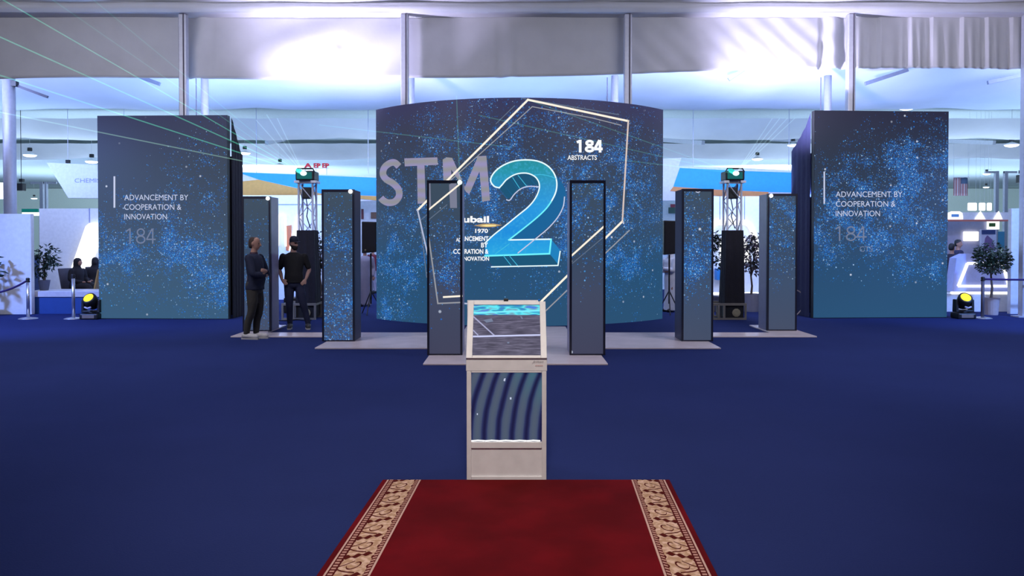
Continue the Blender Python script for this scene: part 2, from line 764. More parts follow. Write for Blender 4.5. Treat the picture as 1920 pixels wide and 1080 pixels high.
def ceil_near(s, t):
    x = -24 + 48 * s
    y = YV + 0.05 - 18 * t
    ph = ((x - xat(347, YV)) / 5.0) % 1.0
    sag = 0.10 * sin(pi * ph) * sin(pi * min(t * 6, 1))
    return (x, y, eave_z + 0.02 + tan(R(17)) * (YV - y) - sag + 0.015 * sin(x * 2.3 + t * 40))


g.grid(ceil_near, 160, 40)
struct(g.build('ceiling', M_fabric, smooth=True), 'white tent lining over the near hall')
# far hall roof, walls
g = G()
g.box(-60, 60, YR, 90, 7.55, 7.7)
struct(g.build('ceiling_back', M_hallwhite))
g = G(); g.box(-60, 60, 84, 84.2, 0, 7.5); struct(g.build('wall_back', M_hallwhite))
g = G(); g.box(-58.2, -58, 17, 84, 0, 7.5); struct(g.build('wall_left', M_hallwhite))
g = G(); g.box(58, 58.2, 17, 84, 0, 7.5); struct(g.build('wall_right', M_hallwhite))

# eave beam wrapped in fabric
g = G()
zb0, zb1 = zat(31, YV), zat(21, YV)
g.grid(lambda s, t: (-24 + 48 * s, YV - 0.38 - 0.07 * sin(pi * t) + 0.01 * sin(s * 90), zb0 - 0.02 + (zb1 - zb0 + 0.1) * t), 200, 6)
g.grid(lambda s, t: (-24 + 48 * s, YV - 0.38 + 0.5 * t, zb0 - 0.02), 60, 1)
struct(g.build('trim_1', M_fabric, smooth=True), 'fabric covered eave beam along the tent')

# hanging valance panels between the poles
PX = [-68, 347, 760, 1176, 1592, 2008]
BOT = [150, 147, 146, 139, 129, 133]
VLAB = ['plain grey fabric valance hanging at the far left of the tent',
        'brightly lit fabric valance over the left lamp tower',
        'plain grey fabric valance over the large curved video wall',
        'wrinkled fabric valance lit brightest at its right end',
        'pleated fabric valance over the right video wall']
for i in range(5):
    x0, x1 = xat(PX[i], YV), xat(PX[i + 1], YV)
    zt = zb0 + 0.02

    def fv(s, t, i=i, x0=x0, x1=x1, zt=zt):
        x = x0 + (x1 - x0) * (0.012 + 0.976 * s)
        py = BOT[i] + (BOT[i + 1] - BOT[i]) * s + 2.5 * sin(pi * s) * (1 if i in (1, 2) else -1)
        zb = zat(py, YV)
        z = zt + (zb - zt) * t
        y = YV
        if i == 4:
            w = s * 8.2 + 0.10 * sin(s * 21)
            f = w % 1.0
            y += 0.10 * (f ** 1.5 - 0.5) * (0.5 + 0.5 * t) + 0.02 * sin(w * 17) * t
        elif i == 3:
            y += 0.03 * sin(s * 26 + t * 4 * s) * s + 0.011 * sin((s * 9 - t * 2.4) * 6)
            if s > 0.86:
                y += 0.10 * sin((s - 0.86) / 0.14 * 3 * pi) * (0.4 + 0.6 * t)
        elif i == 1:
            y += 0.012 * sin(s * 14 + t * 9) + 0.02 * sin(t * 7 + s * 3) + 0.05 * math.exp(-((s - 0.71) ** 2 + ((t - 0.42) * 0.35) ** 2) / 0.0006)
            if s < 0.14:
                y += 0.09 * sin(s / 0.14 * 2.4 * pi + t * 1.5) * (1 - s / 0.14)
        elif i == 2:
            y += 0.02 * sin(s * 9) + (0.05 * sin((s - 0.40) * 60) if 0.40 < s < 0.505 else 0) * t
        else:
            y += 0.02 * sin(s * 7 + t * 2)
        return (x, y, z)
    g = G()
    g.grid(fv, 150, 18)
    o = g.build('fabric_valance', M_fabric, smooth=True)
    sol = o.modifiers.new('solid', 'SOLIDIFY')
    sol.thickness = 0.006
    tag(o, VLAB[i], 'valance', 'valance panels under the eave beam')

# poles of the near tent
PLAB = {347: 'front aluminium pole rising behind the left video wall', 760: 'front aluminium pole above the left shoulder of the curved wall',
        1176: 'front aluminium pole above the right shoulder of the curved wall', 1592: 'front aluminium pole rising behind the right video wall',
        1921: 'thin aluminium post at the right edge of the photo'}
for px in (347, 760, 1176, 1592, 1921):
    x = xat(px, YV - 0.24)
    r = thing('tent_pole', PLAB[px], 'pole', (x, YV - 0.24, 0), 'tent poles')
    g = G(); g.box(x - 0.085, x + 0.085, YV - 0.32, YV - 0.16, 0, zb0 - 0.03)
    g.build('shaft', M_alu, r, bevel=0.02)
    g = G(); g.box(x + 0.02, x + 0.045, YV - 0.335, YV - 0.32, 0.1, zb0 - 0.03)
    g.build('rail', M_ink, r)
    g = G(); g.box(x - 0.2, x + 0.2, YV - 0.38, YV - 0.1, 0, 0.03)
    g.build('base_plate', M_alu, r)
RLAB = {20: 'stout aluminium pole behind the white partition at far left', 386: 'rear aluminium pole right of the pole behind left video wall',
        771: 'rear aluminium pole close beside the left curved wall pole', 1152: 'rear aluminium pole left of the right curved wall pole',
        1550: 'rear aluminium pole left of the pole behind right video wall'}
for px in RLAB:
    x = xat(px, YR)
    w = 0.14 if px == 20 else 0.09
    r = thing('tent_pole', RLAB[px], 'pole', (x, YR, 0), 'rear tent poles')
    zt = 5.75
    g = G()
    g.tube([(x, YR, 0), (x, YR, zt)], w, 12)
    g.build('shaft', pmat('dull_aluminium', (0.42, 0.42, 0.48, 1), 0.5, 0.4), r, smooth=True)
    g = G(); g.box(x - 0.2, x + 0.2, YR - 0.2, YR + 0.2, 0, 0.03); g.build('base_plate', M_alu, r)
    g = G(); g.tube([(x - w - 0.1, YR - 0.05, 0.03), (x - w - 0.1, YR - 0.05, zt - 0.05)], 0.012, 6); g.build('cable', M_ink, r)
    if px == 20:
        g = G()
        g.bar((x + 0.1, YR, zat(158, YR)), (x + 0.95, YR, zat(182, YR)), 0.06)
        g.build('brace', pmat('dark_steel', (0.09, 0.09, 0.13, 1), 0.6), r)
        g = G(); g.cbox((x + 0.17, YR - 0.03, zat(158, YR)), (0.12, 0.12, 0.12)); g.build('bracket', M_black, r)

# fabric swags of the far tent: three long lined beams, one behind the other
SW = [('swag', 18.7, 22.0, 152, 206, 'nearest and brightest long fabric swag across the far hall'),
      ('swag', 31.5, 33.0, 222, 263, 'second long fabric swag, between the bright one and the lamps'),
      ('swag', 43.5, 45.5, 269, 300, 'farthest long fabric swag just above the hanging signs')]
for k, (nm, ya, yb, pa, pb, lab) in enumerate(SW):
    g = G()
    span = 5.0

    def fs(s, t, ya=ya, yb=yb, pa=pa, pb=pb, k=k):
        X = 17 * yb / 18 * 1.2
        x = -X + 2 * X * s
        y = ya + (yb - ya) * t
        z0, z1 = zat(pa, ya), zat(pb, yb)
        if k == 0:
            z0 += 0.35
        sg = abs(sin(pi * (x - xat(386, YR)) / span / (1 + 0.4 * k)))
        z = z0 + (z1 - z0) * t - 0.25 * sin(pi * t) * (0.6 + 0.4 * sg) + (0.05 + 0.05 * k) * (1 - sg) * t
        return (x, y, z + 0.012 * sin(x * 3.1 + t * 6))
    g.grid(fs, 240, 10)
    X = 17 * yb / 18 * 1.2
    z1 = zat(pb, yb)
    g.grid(lambda s, t: tuple(Vector(fs(s, 1.0)) + Vector((0, 0.9 * t, 0.5 * t))), 120, 2)
    struct(g.build('trim_%d' % (k + 2), M_swag, smooth=True), lab)
    # cable the swag hangs from
for k in range(7):
    x = -21 + 7 * k
    o = G().bar((x + 1.2, 24.0, 6.2), (x - 0.9, 30.5, 7.5), 0.16, 0.2).build('roof_rafter', M_alu)
    tag(o, 'grey roof rafter seen in the gap above the second swag', 'rafter', 'rafters in the gap above the second swag')
    o = G().bar((x + 2.2, 36.0, 6.4), (x + 0.9, 43.0, 7.5), 0.16, 0.2).build('roof_rafter', M_alu)
    tag(o, 'grey roof rafter seen in the gap above the farthest swag', 'rafter', 'rafters in the gap above the farthest swag')

for (a, b_, lab) in (((1622, 157), (1702, 131), 'grey diagonal strut under the valance above the right video wall'), ((1852, 155), (1925, 139), 'grey diagonal strut under the pleated valance at the right edge'),
                     ((300, 158), (245, 138), 'grey diagonal strut under the plain valance above the left video wall'), ((1366, 149), (1398, 128), 'short grey strut under the wrinkled valance above the right tower')):
    o = G().bar(at(a[0], a[1], 18.72), at(b_[0], b_[1], 18.66), 0.07, 0.09).build('eave_strut', pmat('strut_grey', (0.30, 0.33, 0.42, 1), 0.6))
    tag(o, lab, 'strut', 'struts under the eave')

# ------------------------------------------------------------------ platforms under the totems
def gxy(px, py):
    p = ground(px, py)
    return p.x, p.y


P1 = [gxy(793, 685), gxy(1140, 685)]
y1 = P1[0][1]
y2 = gxy(960, 655)[1]
y3 = gxy(960, 633)[1]
TH = 0.025
g = G()
g.box(P1[0][0], P1[1][0], y1, y2 - 0.01, 0, TH)
o = g.build('low_platform', M_plate, bevel=0.006)
tag(o, 'narrowest low pinkish platform, under the two front totems', 'platform', 'low platforms under the totems')
xa, xb = gxy(590, 655)[0], gxy(1352, 655)[0]
g = G(); g.box(xa, xb, y2, y3 - 0.01, 0, TH)
o = g.build('low_platform', M_plate, bevel=0.006)
tag(o, 'middle low pinkish platform, under the second pair of totems', 'platform', 'low platforms under the totems')
xa, xb = gxy(432, 633)[0], gxy(1515, 633)[0] + 0.16
yb = y3 + 1.75
g = G()
g.prism_z([(xa, y3), (xb, y3), (xb, yb), (xb - 0.64, yb), (xb - 0.64, y3 + 0.55), (1.05, y3 + 0.55), (1.05, y3 + 1.5),
           (-0.9, y3 + 1.5), (-0.9, y3 + 0.55), (xa + 0.46, y3 + 0.55), (xa + 0.46, yb), (xa, yb)], 0, TH)
o = g.build('low_platform', M_plate, bevel=0.006)
tag(o, 'widest low pinkish platform, under the two rear totems', 'platform', 'low platforms under the totems')

# ------------------------------------------------------------------ totems
TOT = [  # x0, x1, base y, top y, label, side shown, blobs (u,v,ru,rv,s), lamp x
    (801, 867, 666, 338, 'front left video totem with broken hexagon lines on its face', 'N', [(0.3, 1.5, 0.35, 0.5, 0.5), (0.1, 1.2, 0.3, 0.3, 0.3)], 862),
    (1068, 1135, 666, 338, 'front right video totem with one white diagonal line', 'N', [(0.25, 2.2, 0.5, 0.6, 0.95), (0.2, 1.9, 0.3, 0.3, 0.4)], None),
    (604, 665, 640, 355, 'second row left video totem, blue specks thickest at its foot', 'R', [(0.3, 0.45, 0.5, 0.45, 1.4), (0.3, 1.3, 0.6, 0.8, 0.6)], 657),
    (1278, 1337, 640, 354, 'second row right video totem, specks on its upper half', 'L', [(0.25, 1.7, 0.5, 0.65, 0.95), (0.1, 1.3, 0.3, 0.4, 0.6)], None),
    (455, 508, 621, 368, 'rear left video totem behind the man in the navy jacket', 'R', [(0.3, 0.45, 0.6, 0.5, 0.85), (0.3, 1.7, 0.5, 0.7, 0.35)], 502),
    (1438, 1494, 620, 363, 'rear right video totem, nearest the right video wall', 'L', [(0.3, 2.0, 0.5, 0.6, 1.3), (0.3, 1.3, 0.4, 0.3, 0.4)], 1446),
]
TSURF = []
for i, (xl, xr, yb_, yt, lab, side, blobs, lampx) in enumerate(TOT):
    p = ground(xl, yb_, TH)
    Y = p.y
    x0, x1 = p.x, ground(xr, yb_, TH).x
    z1 = zat(yt, Y)
    w = x1 - x0
    D = 0.55 if i < 4 else 0.50
    r = thing('video_totem', lab, 'video totem', (x0 + w / 2, Y, TH), 'six video totems')
    fr = 0.032
    g = G()   # frame: four bars round the face and the back shell
    g.box(x0, x0 + fr, Y, Y + 0.06, TH, z1)
    g.box(x1 - fr, x1, Y, Y + 0.06, TH, z1)
    g.box(x0 + fr, x1 - fr, Y, Y + 0.06, z1 - fr * 1.4, z1)
    g.box(x0 + fr, x1 - fr, Y, Y + 0.06, TH, TH + 0.02)
    g.build('frame', M_frame, r)
    g = G(); g.box(x0 + 0.004, x1 - 0.004, Y + 0.06, Y + D, TH, z1 - 0.004)
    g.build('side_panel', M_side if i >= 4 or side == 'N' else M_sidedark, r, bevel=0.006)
    m = led('totem_picture_%d' % i, z1, [(0.0, (62, 64, 88)) if i < 2 else (0.0, (66, 76, 100)), (0.35, (64, 72, 96) if i < 2 else (60, 78, 106)), (0.6, (54, 72, 96)), (1.0, (60, 76, 92))],
            blobs, seed=3.1 * i + 1, dens=1.0, scale=1.45)
    g = G(); g.box(x0 + fr, x1 - fr, Y + 0.012, Y + 0.05, TH + 0.02, z1 - fr * 1.4)
    g.build('screen', m, r, uvf=lambda q, x0=x0: (q.x - x0, q.z))
    TSURF.append((plane_surf((x0, Y + 0.012), (x1, Y + 0.012)), r))
    if lampx:
        lp = at(lampx, yt + 4, Y - 0.03)
        g = G(); g.ball(lp, 0.034)
        g.build('spot_lamp', E_cyan if i == 0 else E_lamp, r, smooth=True)
    elif i == 5:
        pass
# pictures on the two front totems
s0, r0 = TSURF[0]
art(stroke([(804, 393), (860, 347)], 3.2), s0, 0.006, 'screen_line', E_gold, r0, cell=0)
art(stroke([(804, 412), (838, 384)], 1.6), s0, 0.006, 'screen_line', E_thin2, r0, cell=0)
art(stroke([(804, 446), (821, 569), (866, 567)], 2.6), s0, 0.006, 'screen_line', E_thin, r0, cell=0)
art(stroke([(832, 557), (866, 555)], 3.4), s0, 0.006, 'screen_line', E_gold, r0, cell=0)
art([[[(842, 346), (856, 339), (857, 390), (844, 390)]]], s0, 0.005, 'screen_letter', emat('letter_stm_dim', C(122, 126, 148)), r0, cell=0)
art([[[(803, 342), (807, 342), (808, 388), (804, 390)]]], s0, 0.005, 'screen_letter', MATS['letter_stm_dim'], r0, cell=0)
text_on('AD', 855, 865, 446, 453, s0, 0.006, 'screen_lettering', E_text, r0, bold=0.02)
text_on('CO', 850, 865, 467, 476, s0, 0.006, 'screen_lettering', E_text, r0, bold=0.02)
s1, r1 = TSURF[1]
art(stroke([(1070, 481), (1133, 424)], 3.4), s1, 0.006, 'screen_line', E_gold, r1, cell=0)
art(stroke([(1073, 494), (1130, 446)], 1.4), s1, 0.006, 'screen_line', E_thin2, r1, cell=0)
s3, r3 = TSURF[3]
art(stroke(smooth_path([(1302, 355), (1306, 360), (1311, 360), (1316, 355)], 4), 1.6), s3, 0.006, 'screen_line', E_softtext, r3, cell=0)

# ------------------------------------------------------------------ the curved video wall
pl, pr = ground(707, 597), ground(1243, 598)
XC = (pl.x + pr.x) / 2
HW = (pr.x - pl.x) / 2
YE = (pl.y + pr.y) / 2
SAG = 1.40
RAD = (HW * HW + SAG * SAG) / (2 * SAG)
YC = YE - SAG + RAD
TMAX = asin(HW / RAD)
MZ = zat(206, YE)


def arc_surf(px, py, lift=0.0):
    d = ray(px, py)
    ox, oy = -XC, -YC
    a = d.x ** 2 + d.y ** 2
    b_ = 2 * (d.x * ox + d.y * oy)
    rr = RAD + lift
    c_ = ox * ox + oy * oy - rr * rr
    k = (-b_ - sqrt(max(b_ * b_ - 4 * a * c_, 0))) / (2 * a)
    return CP + d * k


def arc_uv(p):
    return (atan2(p.x - XC, YC - p.y) * RAD, p.z)


def buv(px, py):
    return arc_uv(arc_surf(px, py))


def blob(px, py, rx, ry, s):
    u, v = buv(px, py)
    return (u, v, rx / 90, ry / 90, s)


main_blobs = [blob(752, 490, 50, 60, 1.0), blob(730, 570, 40, 45, 0.9), blob(800, 300, 90, 70, 0.35), blob(960, 270, 120, 70, 0.35), blob(1080, 330, 60, 80, 0.9),
              blob(1190, 400, 80, 110, 0.85), blob(1000, 420, 120, 80, 0.6), blob(1110, 440, 70, 70, 0.8), blob(900, 360, 80, 70, 0.6),
              blob(760, 430, 80, 80, 0.4), blob(1180, 490, 60, 30, 0.7), blob(1200, 310, 60, 60, 0.45), blob(900, 240, 60, 40, 0.4)]
M_main = led('curved_wall_picture', MZ, [(0.0, (40, 80, 114)), (0.25, (36, 78, 114)), (0.45, (50, 74, 100)), (0.68, (52, 66, 86)), (0.88, (54, 58, 80)), (1.0, (54, 54, 90))],
             main_blobs, seed=0.4, dens=1.0, scale=1.2)
r = thing('curved_video_wall', 'tall curved video wall showing a glowing cyan number 2', 'video wall', (XC, YE - SAG, 0))
MAIN = r
g = G()
g.grid(lambda s, t: (XC + RAD * sin(-TMAX + 2 * TMAX * s), YC - RAD * cos(-TMAX + 2 * TMAX * s), MZ * t), 72, 24)
g.build('screen', M_main, r, smooth=True, uvf=arc_uv)
g = G()
R2 = RAD - 0.015
R3 = RAD - 0.35
poly = []
for k in range(49):
    a = -TMAX + 2 * TMAX * k / 48
    poly.append((XC + R2 * sin(a), YC - R2 * cos(a)))
for k in range(48, -1, -1):
    a = -TMAX + 2 * TMAX * k / 48
    poly.append((XC + R3 * sin(a), YC - R3 * cos(a)))
g.prism_z(poly, 0, MZ)
g.build('casing', M_black, r)
for sx in (-1.6, 0.2, 2.0):
    g = G(); g.bar((XC + sx, YC - RAD + 1.2, 0.03), (XC + sx, YC - RAD + 1.2, MZ - 0.4), 0.08)
    g.bar((XC + sx, YC - RAD + 1.2, 0.03), (XC + sx, YC - RAD + 0.6 + abs(sx) * 0.2, 0.03), 0.08)
    g.bar((XC + sx, YC - RAD + 1.2, MZ - 0.6), (XC + sx, YC - RAD + 0.45 + abs(sx) * 0.2, MZ - 0.6), 0.06)
    g.build('brace', M_alu, r)

A = arc_surf
# hexagon
HEX = [(990, 187), (1178, 227), (1167, 415), (1003, 577), (822, 566), (783, 394)]
art(stroke([HEX[5], HEX[0], HEX[1]], 3.8), A, 0.012, 'hexagon_line', E_gold, r)
art(stroke([HEX[1], HEX[2]], 3.0), A, 0.012, 'hexagon_line', emat('line_pink', C(214, 196, 190)), r)
art(stroke([HEX[2], HEX[3]], 3.8), A, 0.012, 'hexagon_line', E_gold, r)
art(stroke([HEX[5], HEX[4], HEX[3]], 2.8), A, 0.012, 'hexagon_line', emat('line_lav', C(176, 186, 214)), r)
art(stroke([(978, 184), (1160, 215)], 1.8) + stroke([(965, 198), (930, 232)], 1.5), A, 0.010, 'hexagon_line', E_thin2, r)
art(stroke([(800, 378), (863, 322), (914, 276), (998, 200), (1110, 221), (1165, 235)], 1.8), A, 0.010, 'hexagon_line', E_thin, r)
art(stroke([(1180, 432), (1138, 472), (1072, 536), (1022, 584)], 2.2), A, 0.010, 'hexagon_line', E_thin, r)
art(stroke([(790, 412), (820, 385)], 1.6) + stroke([(788, 415), (800, 520)], 1.6), A, 0.010, 'hexagon_line', E_thin2, r)

# letters S T M
E_stm, nt, b = new_mat('letter_stm')
tc = nt.nodes.new('ShaderNodeTexCoord')
wv = nt.nodes.new('ShaderNodeTexWave')
wv.bands_direction = 'Z'
wv.inputs['Scale'].default_value = 1.6
wv.inputs['Distortion'].default_value = 2
nt.links.new(tc.outputs['Object'], wv.inputs['Vector'])
nt.links.new(ramp(nt, wv.outputs['Fac'], [(0.0, C(142, 142, 148)), (1.0, C(146, 140, 182))]), b.inputs['Emission Color'])
b.inputs['Emission Strength'].default_value = 1.0
b.inputs['Base Color'].default_value = (0.01, 0.01, 0.01, 1)
spath = smooth_path([(748, 312), (740, 305), (731, 306), (721, 314), (718, 326), (724, 336), (737, 344), (747, 355), (748, 368), (740, 378), (728, 380), (719, 376), (714, 371)], 6)


def ribbon(path, w):
    L, Rr = [], []
    for i, p in enumerate(path):
        a = path[max(i - 1, 0)]
        c = path[min(i + 1, len(path) - 1)]
        d = (c - a).normalized()
        s = Vector((-d.y, d.x)) * (w / 2)
        L.append(tuple(p + s))
        Rr.append(tuple(p - s))
    return [[[L[i], L[i + 1], Rr[i + 1], Rr[i]]] for i in range(len(path) - 1)]


art(ribbon(spath, 12.5), A, 0.010, 'letter', E_stm, r)
art([[[(758, 297), (820, 295), (821, 309), (759, 312)]], [[(782, 309), (796, 309), (798, 381), (783, 382)]]], A, 0.010, 'letter', E_stm, r)
art([[[(830, 299), (838, 295), (848, 296), (872, 350), (896, 293), (912, 292), (919, 376), (904, 378), (899, 322), (880, 364), (874, 360), (846, 318), (848, 385), (833, 386)]]], A, 0.010, 'letter', E_stm, r)

# the figure two
def q(cx, cy):
    return (900 + cx / 4.91, 290 + cy / 4.91)


outer = smooth_path([q(*p) for p in [(178, 305), (130, 290), (97, 235), (130, 165), (205, 103), (310, 60), (430, 48), (540, 62), (625, 105), (680, 170), (706, 250), (700, 335), (665, 415), (610, 495), (520, 582), (400, 680), (265, 785)]], 5)
base2 = [q(655, 778), q(640, 912), q(45, 932), q(48, 812)]
inner = smooth_path([q(*p) for p in [(48, 812), (130, 735), (240, 648), (345, 562), (445, 480), (510, 400), (545, 315), (540, 250), (500, 198), (425, 170), (330, 180), (250, 225), (205, 275), (178, 305)]], 5)
face = [tuple(p) for p in outer] + base2 + [tuple(p) for p in inner[1:-1]]
dx, dy = 84 / 4.91, 104 / 4.91
E_two, nt, b = new_mat('figure_two_face')
tc = nt.nodes.new('ShaderNodeTexCoord')
sp = nt.nodes.new('ShaderNodeSeparateXYZ')
nt.links.new(tc.outputs['Generated'], sp.inputs[0])
nz = nt.nodes.new('ShaderNodeTexNoise')
nz.inputs['Scale'].default_value = 22
nz.inputs['Detail'].default_value = 4
nt.links.new(tc.outputs['Object'], nz.inputs['Vector'])
cc = ramp(nt, sp.outputs[2], [(0.0, C(30, 168, 228)), (0.25, C(14, 140, 220)), (0.5, C(28, 150, 222)), (0.72, C(34, 146, 200)), (0.9, C(24, 146, 164)), (1.0, C(28, 140, 154))])
cc = mixc(nt, N(nt, nz.outputs['Fac']).step(0.45, 0.75) * 0.5, cc, C(64, 176, 224))
nt.links.new(cc, b.inputs['Emission Color'])
b.inputs['Emission Strength'].default_value = 1.0
b.inputs['Base Color'].default_value = (0.01, 0.01, 0.01, 1)
E_side = emat('figure_two_side', C(22, 98, 152))
E_sided = emat('figure_two_side_dark', C(24, 84, 118))
# sides of the extruded figure
walls = []
ring = face
for i in range(len(ring)):
    a, c = ring[i], ring[(i + 1) % len(ring)]
    walls.append((a, c))
right_side = [[[a, c, (c[0] + dx, c[1] + dy), (a[0] + dx, a[1] + dy)]] for a, c in walls if (c[1] - a[1]) > abs(c[0] - a[0]) * -0.2 and (c[0] - a[0]) * dy - (c[1] - a[1]) * dx < 0]
art(right_side, A, 0.010, 'figure_side', E_side, r)
b1, b2, b3, b4 = base2
art([[[b2, (b2[0] + dx, b2[1] + dy), (b3[0] + dx, b3[1] + dy), b3]]], A, 0.012, 'figure_side', E_sided, r)
art([[[b1, (b1[0] + dx, b1[1] + dy), (b2[0] + dx, b2[1] + dy), b2]]], A, 0.013, 'figure_side', emat('figure_two_end', C(26, 128, 190)), r)
term = [(178, 305), (215, 268), (270, 215), (340, 178), (425, 170), (500, 198), (540, 250)]
tp = [q(*p) for p in term]
art([[[tp[i], tp[i + 1], (tp[i + 1][0] + dx * .98, tp[i + 1][1] + dy * 1.05), (tp[i][0] + dx, tp[i][1] + dy)]] for i in range(len(tp) - 1)], A, 0.011, 'figure_side', E_sided, r)
art([[face]], A, 0.020, 'figure_face', E_two, r)
E_edge = emat('figure_two_edge', C(228, 250, 255), 1.05)
E_edgec = emat('figure_two_edge_cyan', C(110, 240, 252), 1.05)
art(stroke([tuple(p) for p in outer[:62]], 2.6), A, 0.026, 'figure_outline', E_edge, r)
art(stroke([tuple(p) for p in outer[61:]], 2.6), A, 0.026, 'figure_outline', E_edgec, r)
art(stroke([outer[-1], b1], 2.6) + stroke([tuple(p) for p in inner], 2.4), A, 0.026, 'figure_outline', E_edge, r)
art(stroke([b1, b2, b3], 3.0), A, 0.027, 'figure_outline', E_edgec, r)
# rear edges
rear = smooth_path([q(*p) for p in [(778, 390), (768, 470), (735, 545), (690, 610), (620, 685), (530, 760), (350, 905)]], 5)
art(stroke([tuple(p) for p in rear], 2.0), A, 0.028, 'figure_outline', E_softtext, r)
art(stroke([q(738, 890), q(718, 1020), q(105, 1033)], 2.2), A, 0.028, 'figure_outline', E_edge, r)
art(stroke([tuple(p) for p in smooth_path([q(*p) for p in [(245, 415), (275, 418), (320, 360), (380, 312), (450, 292), (540, 296)]], 5)], 2.0), A, 0.028, 'figure_outline', E_softtext, r)
art(stroke([tuple(p) for p in smooth_path([q(*p) for p in [(500, 188), (570, 184), (640, 198), (700, 222)]], 4)], 1.3) + stroke([q(270, 820), q(140, 915)], 1.3) +
    stroke([q(300, 210), q(365, 310)], 1.2) + stroke([q(350, 190), q(430, 290)], 1.2) + stroke([q(215, 930), q(285, 1018)], 1.2) + stroke([q(270, 930), q(345, 1020)], 1.2), A, 0.028, 'figure_outline', emat('figure_two_thin', C(70, 190, 225)), r)
# captions
def digits184(x0, x1, y0, y1, w, surf, lift, mat, parent, last=True):
    W_, H_ = x1 - x0, y1 - y0
    P_ = lambda a, b_: Vector((x0 + a * W_, y0 + b_ * H_))
    h = w / 2 / H_
    ps = ribbon([P_(0.01, 0.2), P_(0.13, h)], w) + ribbon([P_(0.14, 0.0), P_(0.14, 1.0)], w)
    art(ps, surf, lift, 'screen_digit', mat, parent, cell=0)
    up = [P_(0.50 + 0.115 * cos(a), 0.26 + (0.26 - h) * sin(a)) for a in [2 * pi * k / 20 for k in range(21)]]
    dn = [P_(0.50 + 0.135 * cos(a), 0.73 + (0.27 - h) * sin(a)) for a in [2 * pi * k / 20 for k in range(21)]]
    art(ribbon(up, w) + ribbon(dn, w), surf, lift, 'screen_digit', mat, parent, cell=0)
    art(ribbon([P_(0.90, 1.0), P_(0.90, 0.02), P_(0.90, 0.02)][:2], w) + ribbon([P_(0.88, 0.03), P_(0.70, 0.70)], w) + ribbon([P_(0.68, 0.72), P_(1.0, 0.72)], w), surf, lift, 'screen_digit', mat, parent, cell=0)


digits184(1081, 1130, 262, 286, 5.0, A, 0.014, E_text, r)
text_on('ABSTRACTS', 1064, 1119, 291, 300, A, 0.014, 'screen_lettering', E_text, r, bold=0.012)
text_on('Jubail', 858, 917, 405, 421, A, 0.014, 'screen_lettering', E_text, r, bold=0.035)
text_on('1970', 891, 915, 429, 437, A, 0.014, 'screen_lettering', E_text, r, bold=0.03)
text_on('ADVANCEMENT', 845, 916, 443, 452, A, 0.030, 'screen_lettering', E_text, r, bold=0.025)
text_on('BY', 902, 915, 455, 464, A, 0.030, 'screen_lettering', E_text, r, bold=0.025)
text_on('COOPERATION &', 838, 916, 467, 476, A, 0.030, 'screen_lettering', E_text, r, bold=0.025)
text_on('INNOVATION', 860, 917, 481, 489, A, 0.030, 'screen_lettering', E_text, r, bold=0.025)
# warm flare between the captions
fl = [(888 + 0, 423), (905, 419.5), (925, 419), (942, 422), (925, 426), (905, 426)]
art([[fl]], A, 0.012, 'flare', emat('flare_gold', C(178, 150, 110)), r)
fl = [(900, 423), (912, 421), (930, 421.5), (930, 424), (912, 425)]
art([[fl]], A, 0.013, 'flare', emat('flare_light', C(250, 226, 150)), r)

# ------------------------------------------------------------------ flat video walls left and right
def flat_wall(pxl, pxr, byl, byr, ytop, label, blobs, stops, seed, name_drape, left):
    a, c = ground(pxl, byl), ground(pxr, byr)
    sf = plane_surf(a, c)
    H = sf(pxl, ytop[0]).z
    rt = thing('video_wall', label, 'video wall', ((a.x + c.x) / 2, (a.y + c.y) / 2, 0))
    t, n, L = sf.t, sf.n, sf.L
    P = Vector((a.x, a.y, 0))

    def uvf(p):
        return ((p - P).dot(t), p.z)
    bl = []
    for (px, py, rx, ry, s) in blobs:
        u, v = uvf(sf(px, py))
        bl.append((u, v, rx / 86, ry / 86, s))
    m = led('flat_wall_picture_%d' % int(seed), H, stops, bl, seed=seed, dens=1.0, scale=1.2)
    g = G()
    g.grid(lambda s_, t_: P + t * (L * s_) + Vector((0, 0, 0.015 + (H - 0.015) * t_)), 2, 2)
    g.build('screen', m, rt, uvf=uvf)
    g = G()
    p0, p1 = P - n * 0.012, P + t * L - n * 0.012
    p2, p3 = p1 - n * 0.14, p0 - n * 0.14
    g.prism_z([(q_.x, q_.y) for q_ in (p0, p1, p2, p3)], 0, H)
    g.build('casing', M_black, rt)
    return rt, sf, P, t, n, L, H


blL = [(345, 465, 30, 30, 1.1), (210, 490, 45, 45, 0.8), (400, 490, 45, 60, 1.0), (390, 340, 70, 60, 0.35), (300, 480, 110, 60, 0.55), (395, 545, 40, 50, 0.7), (250, 450, 100, 60, 0.4)]
stL = [(0.0, (54, 90, 120)), (0.22, (58, 86, 110)), (0.5, (58, 74, 92)), (0.75, (54, 66, 82)), (1.0, (50, 54, 84))]
rl, sL, P, t, n, L, H = flat_wall(186, 428, 598, 598.8, (217, 212), 'left flat video wall crossed by green laser lines', blL, stL, 11, M_drape, True)
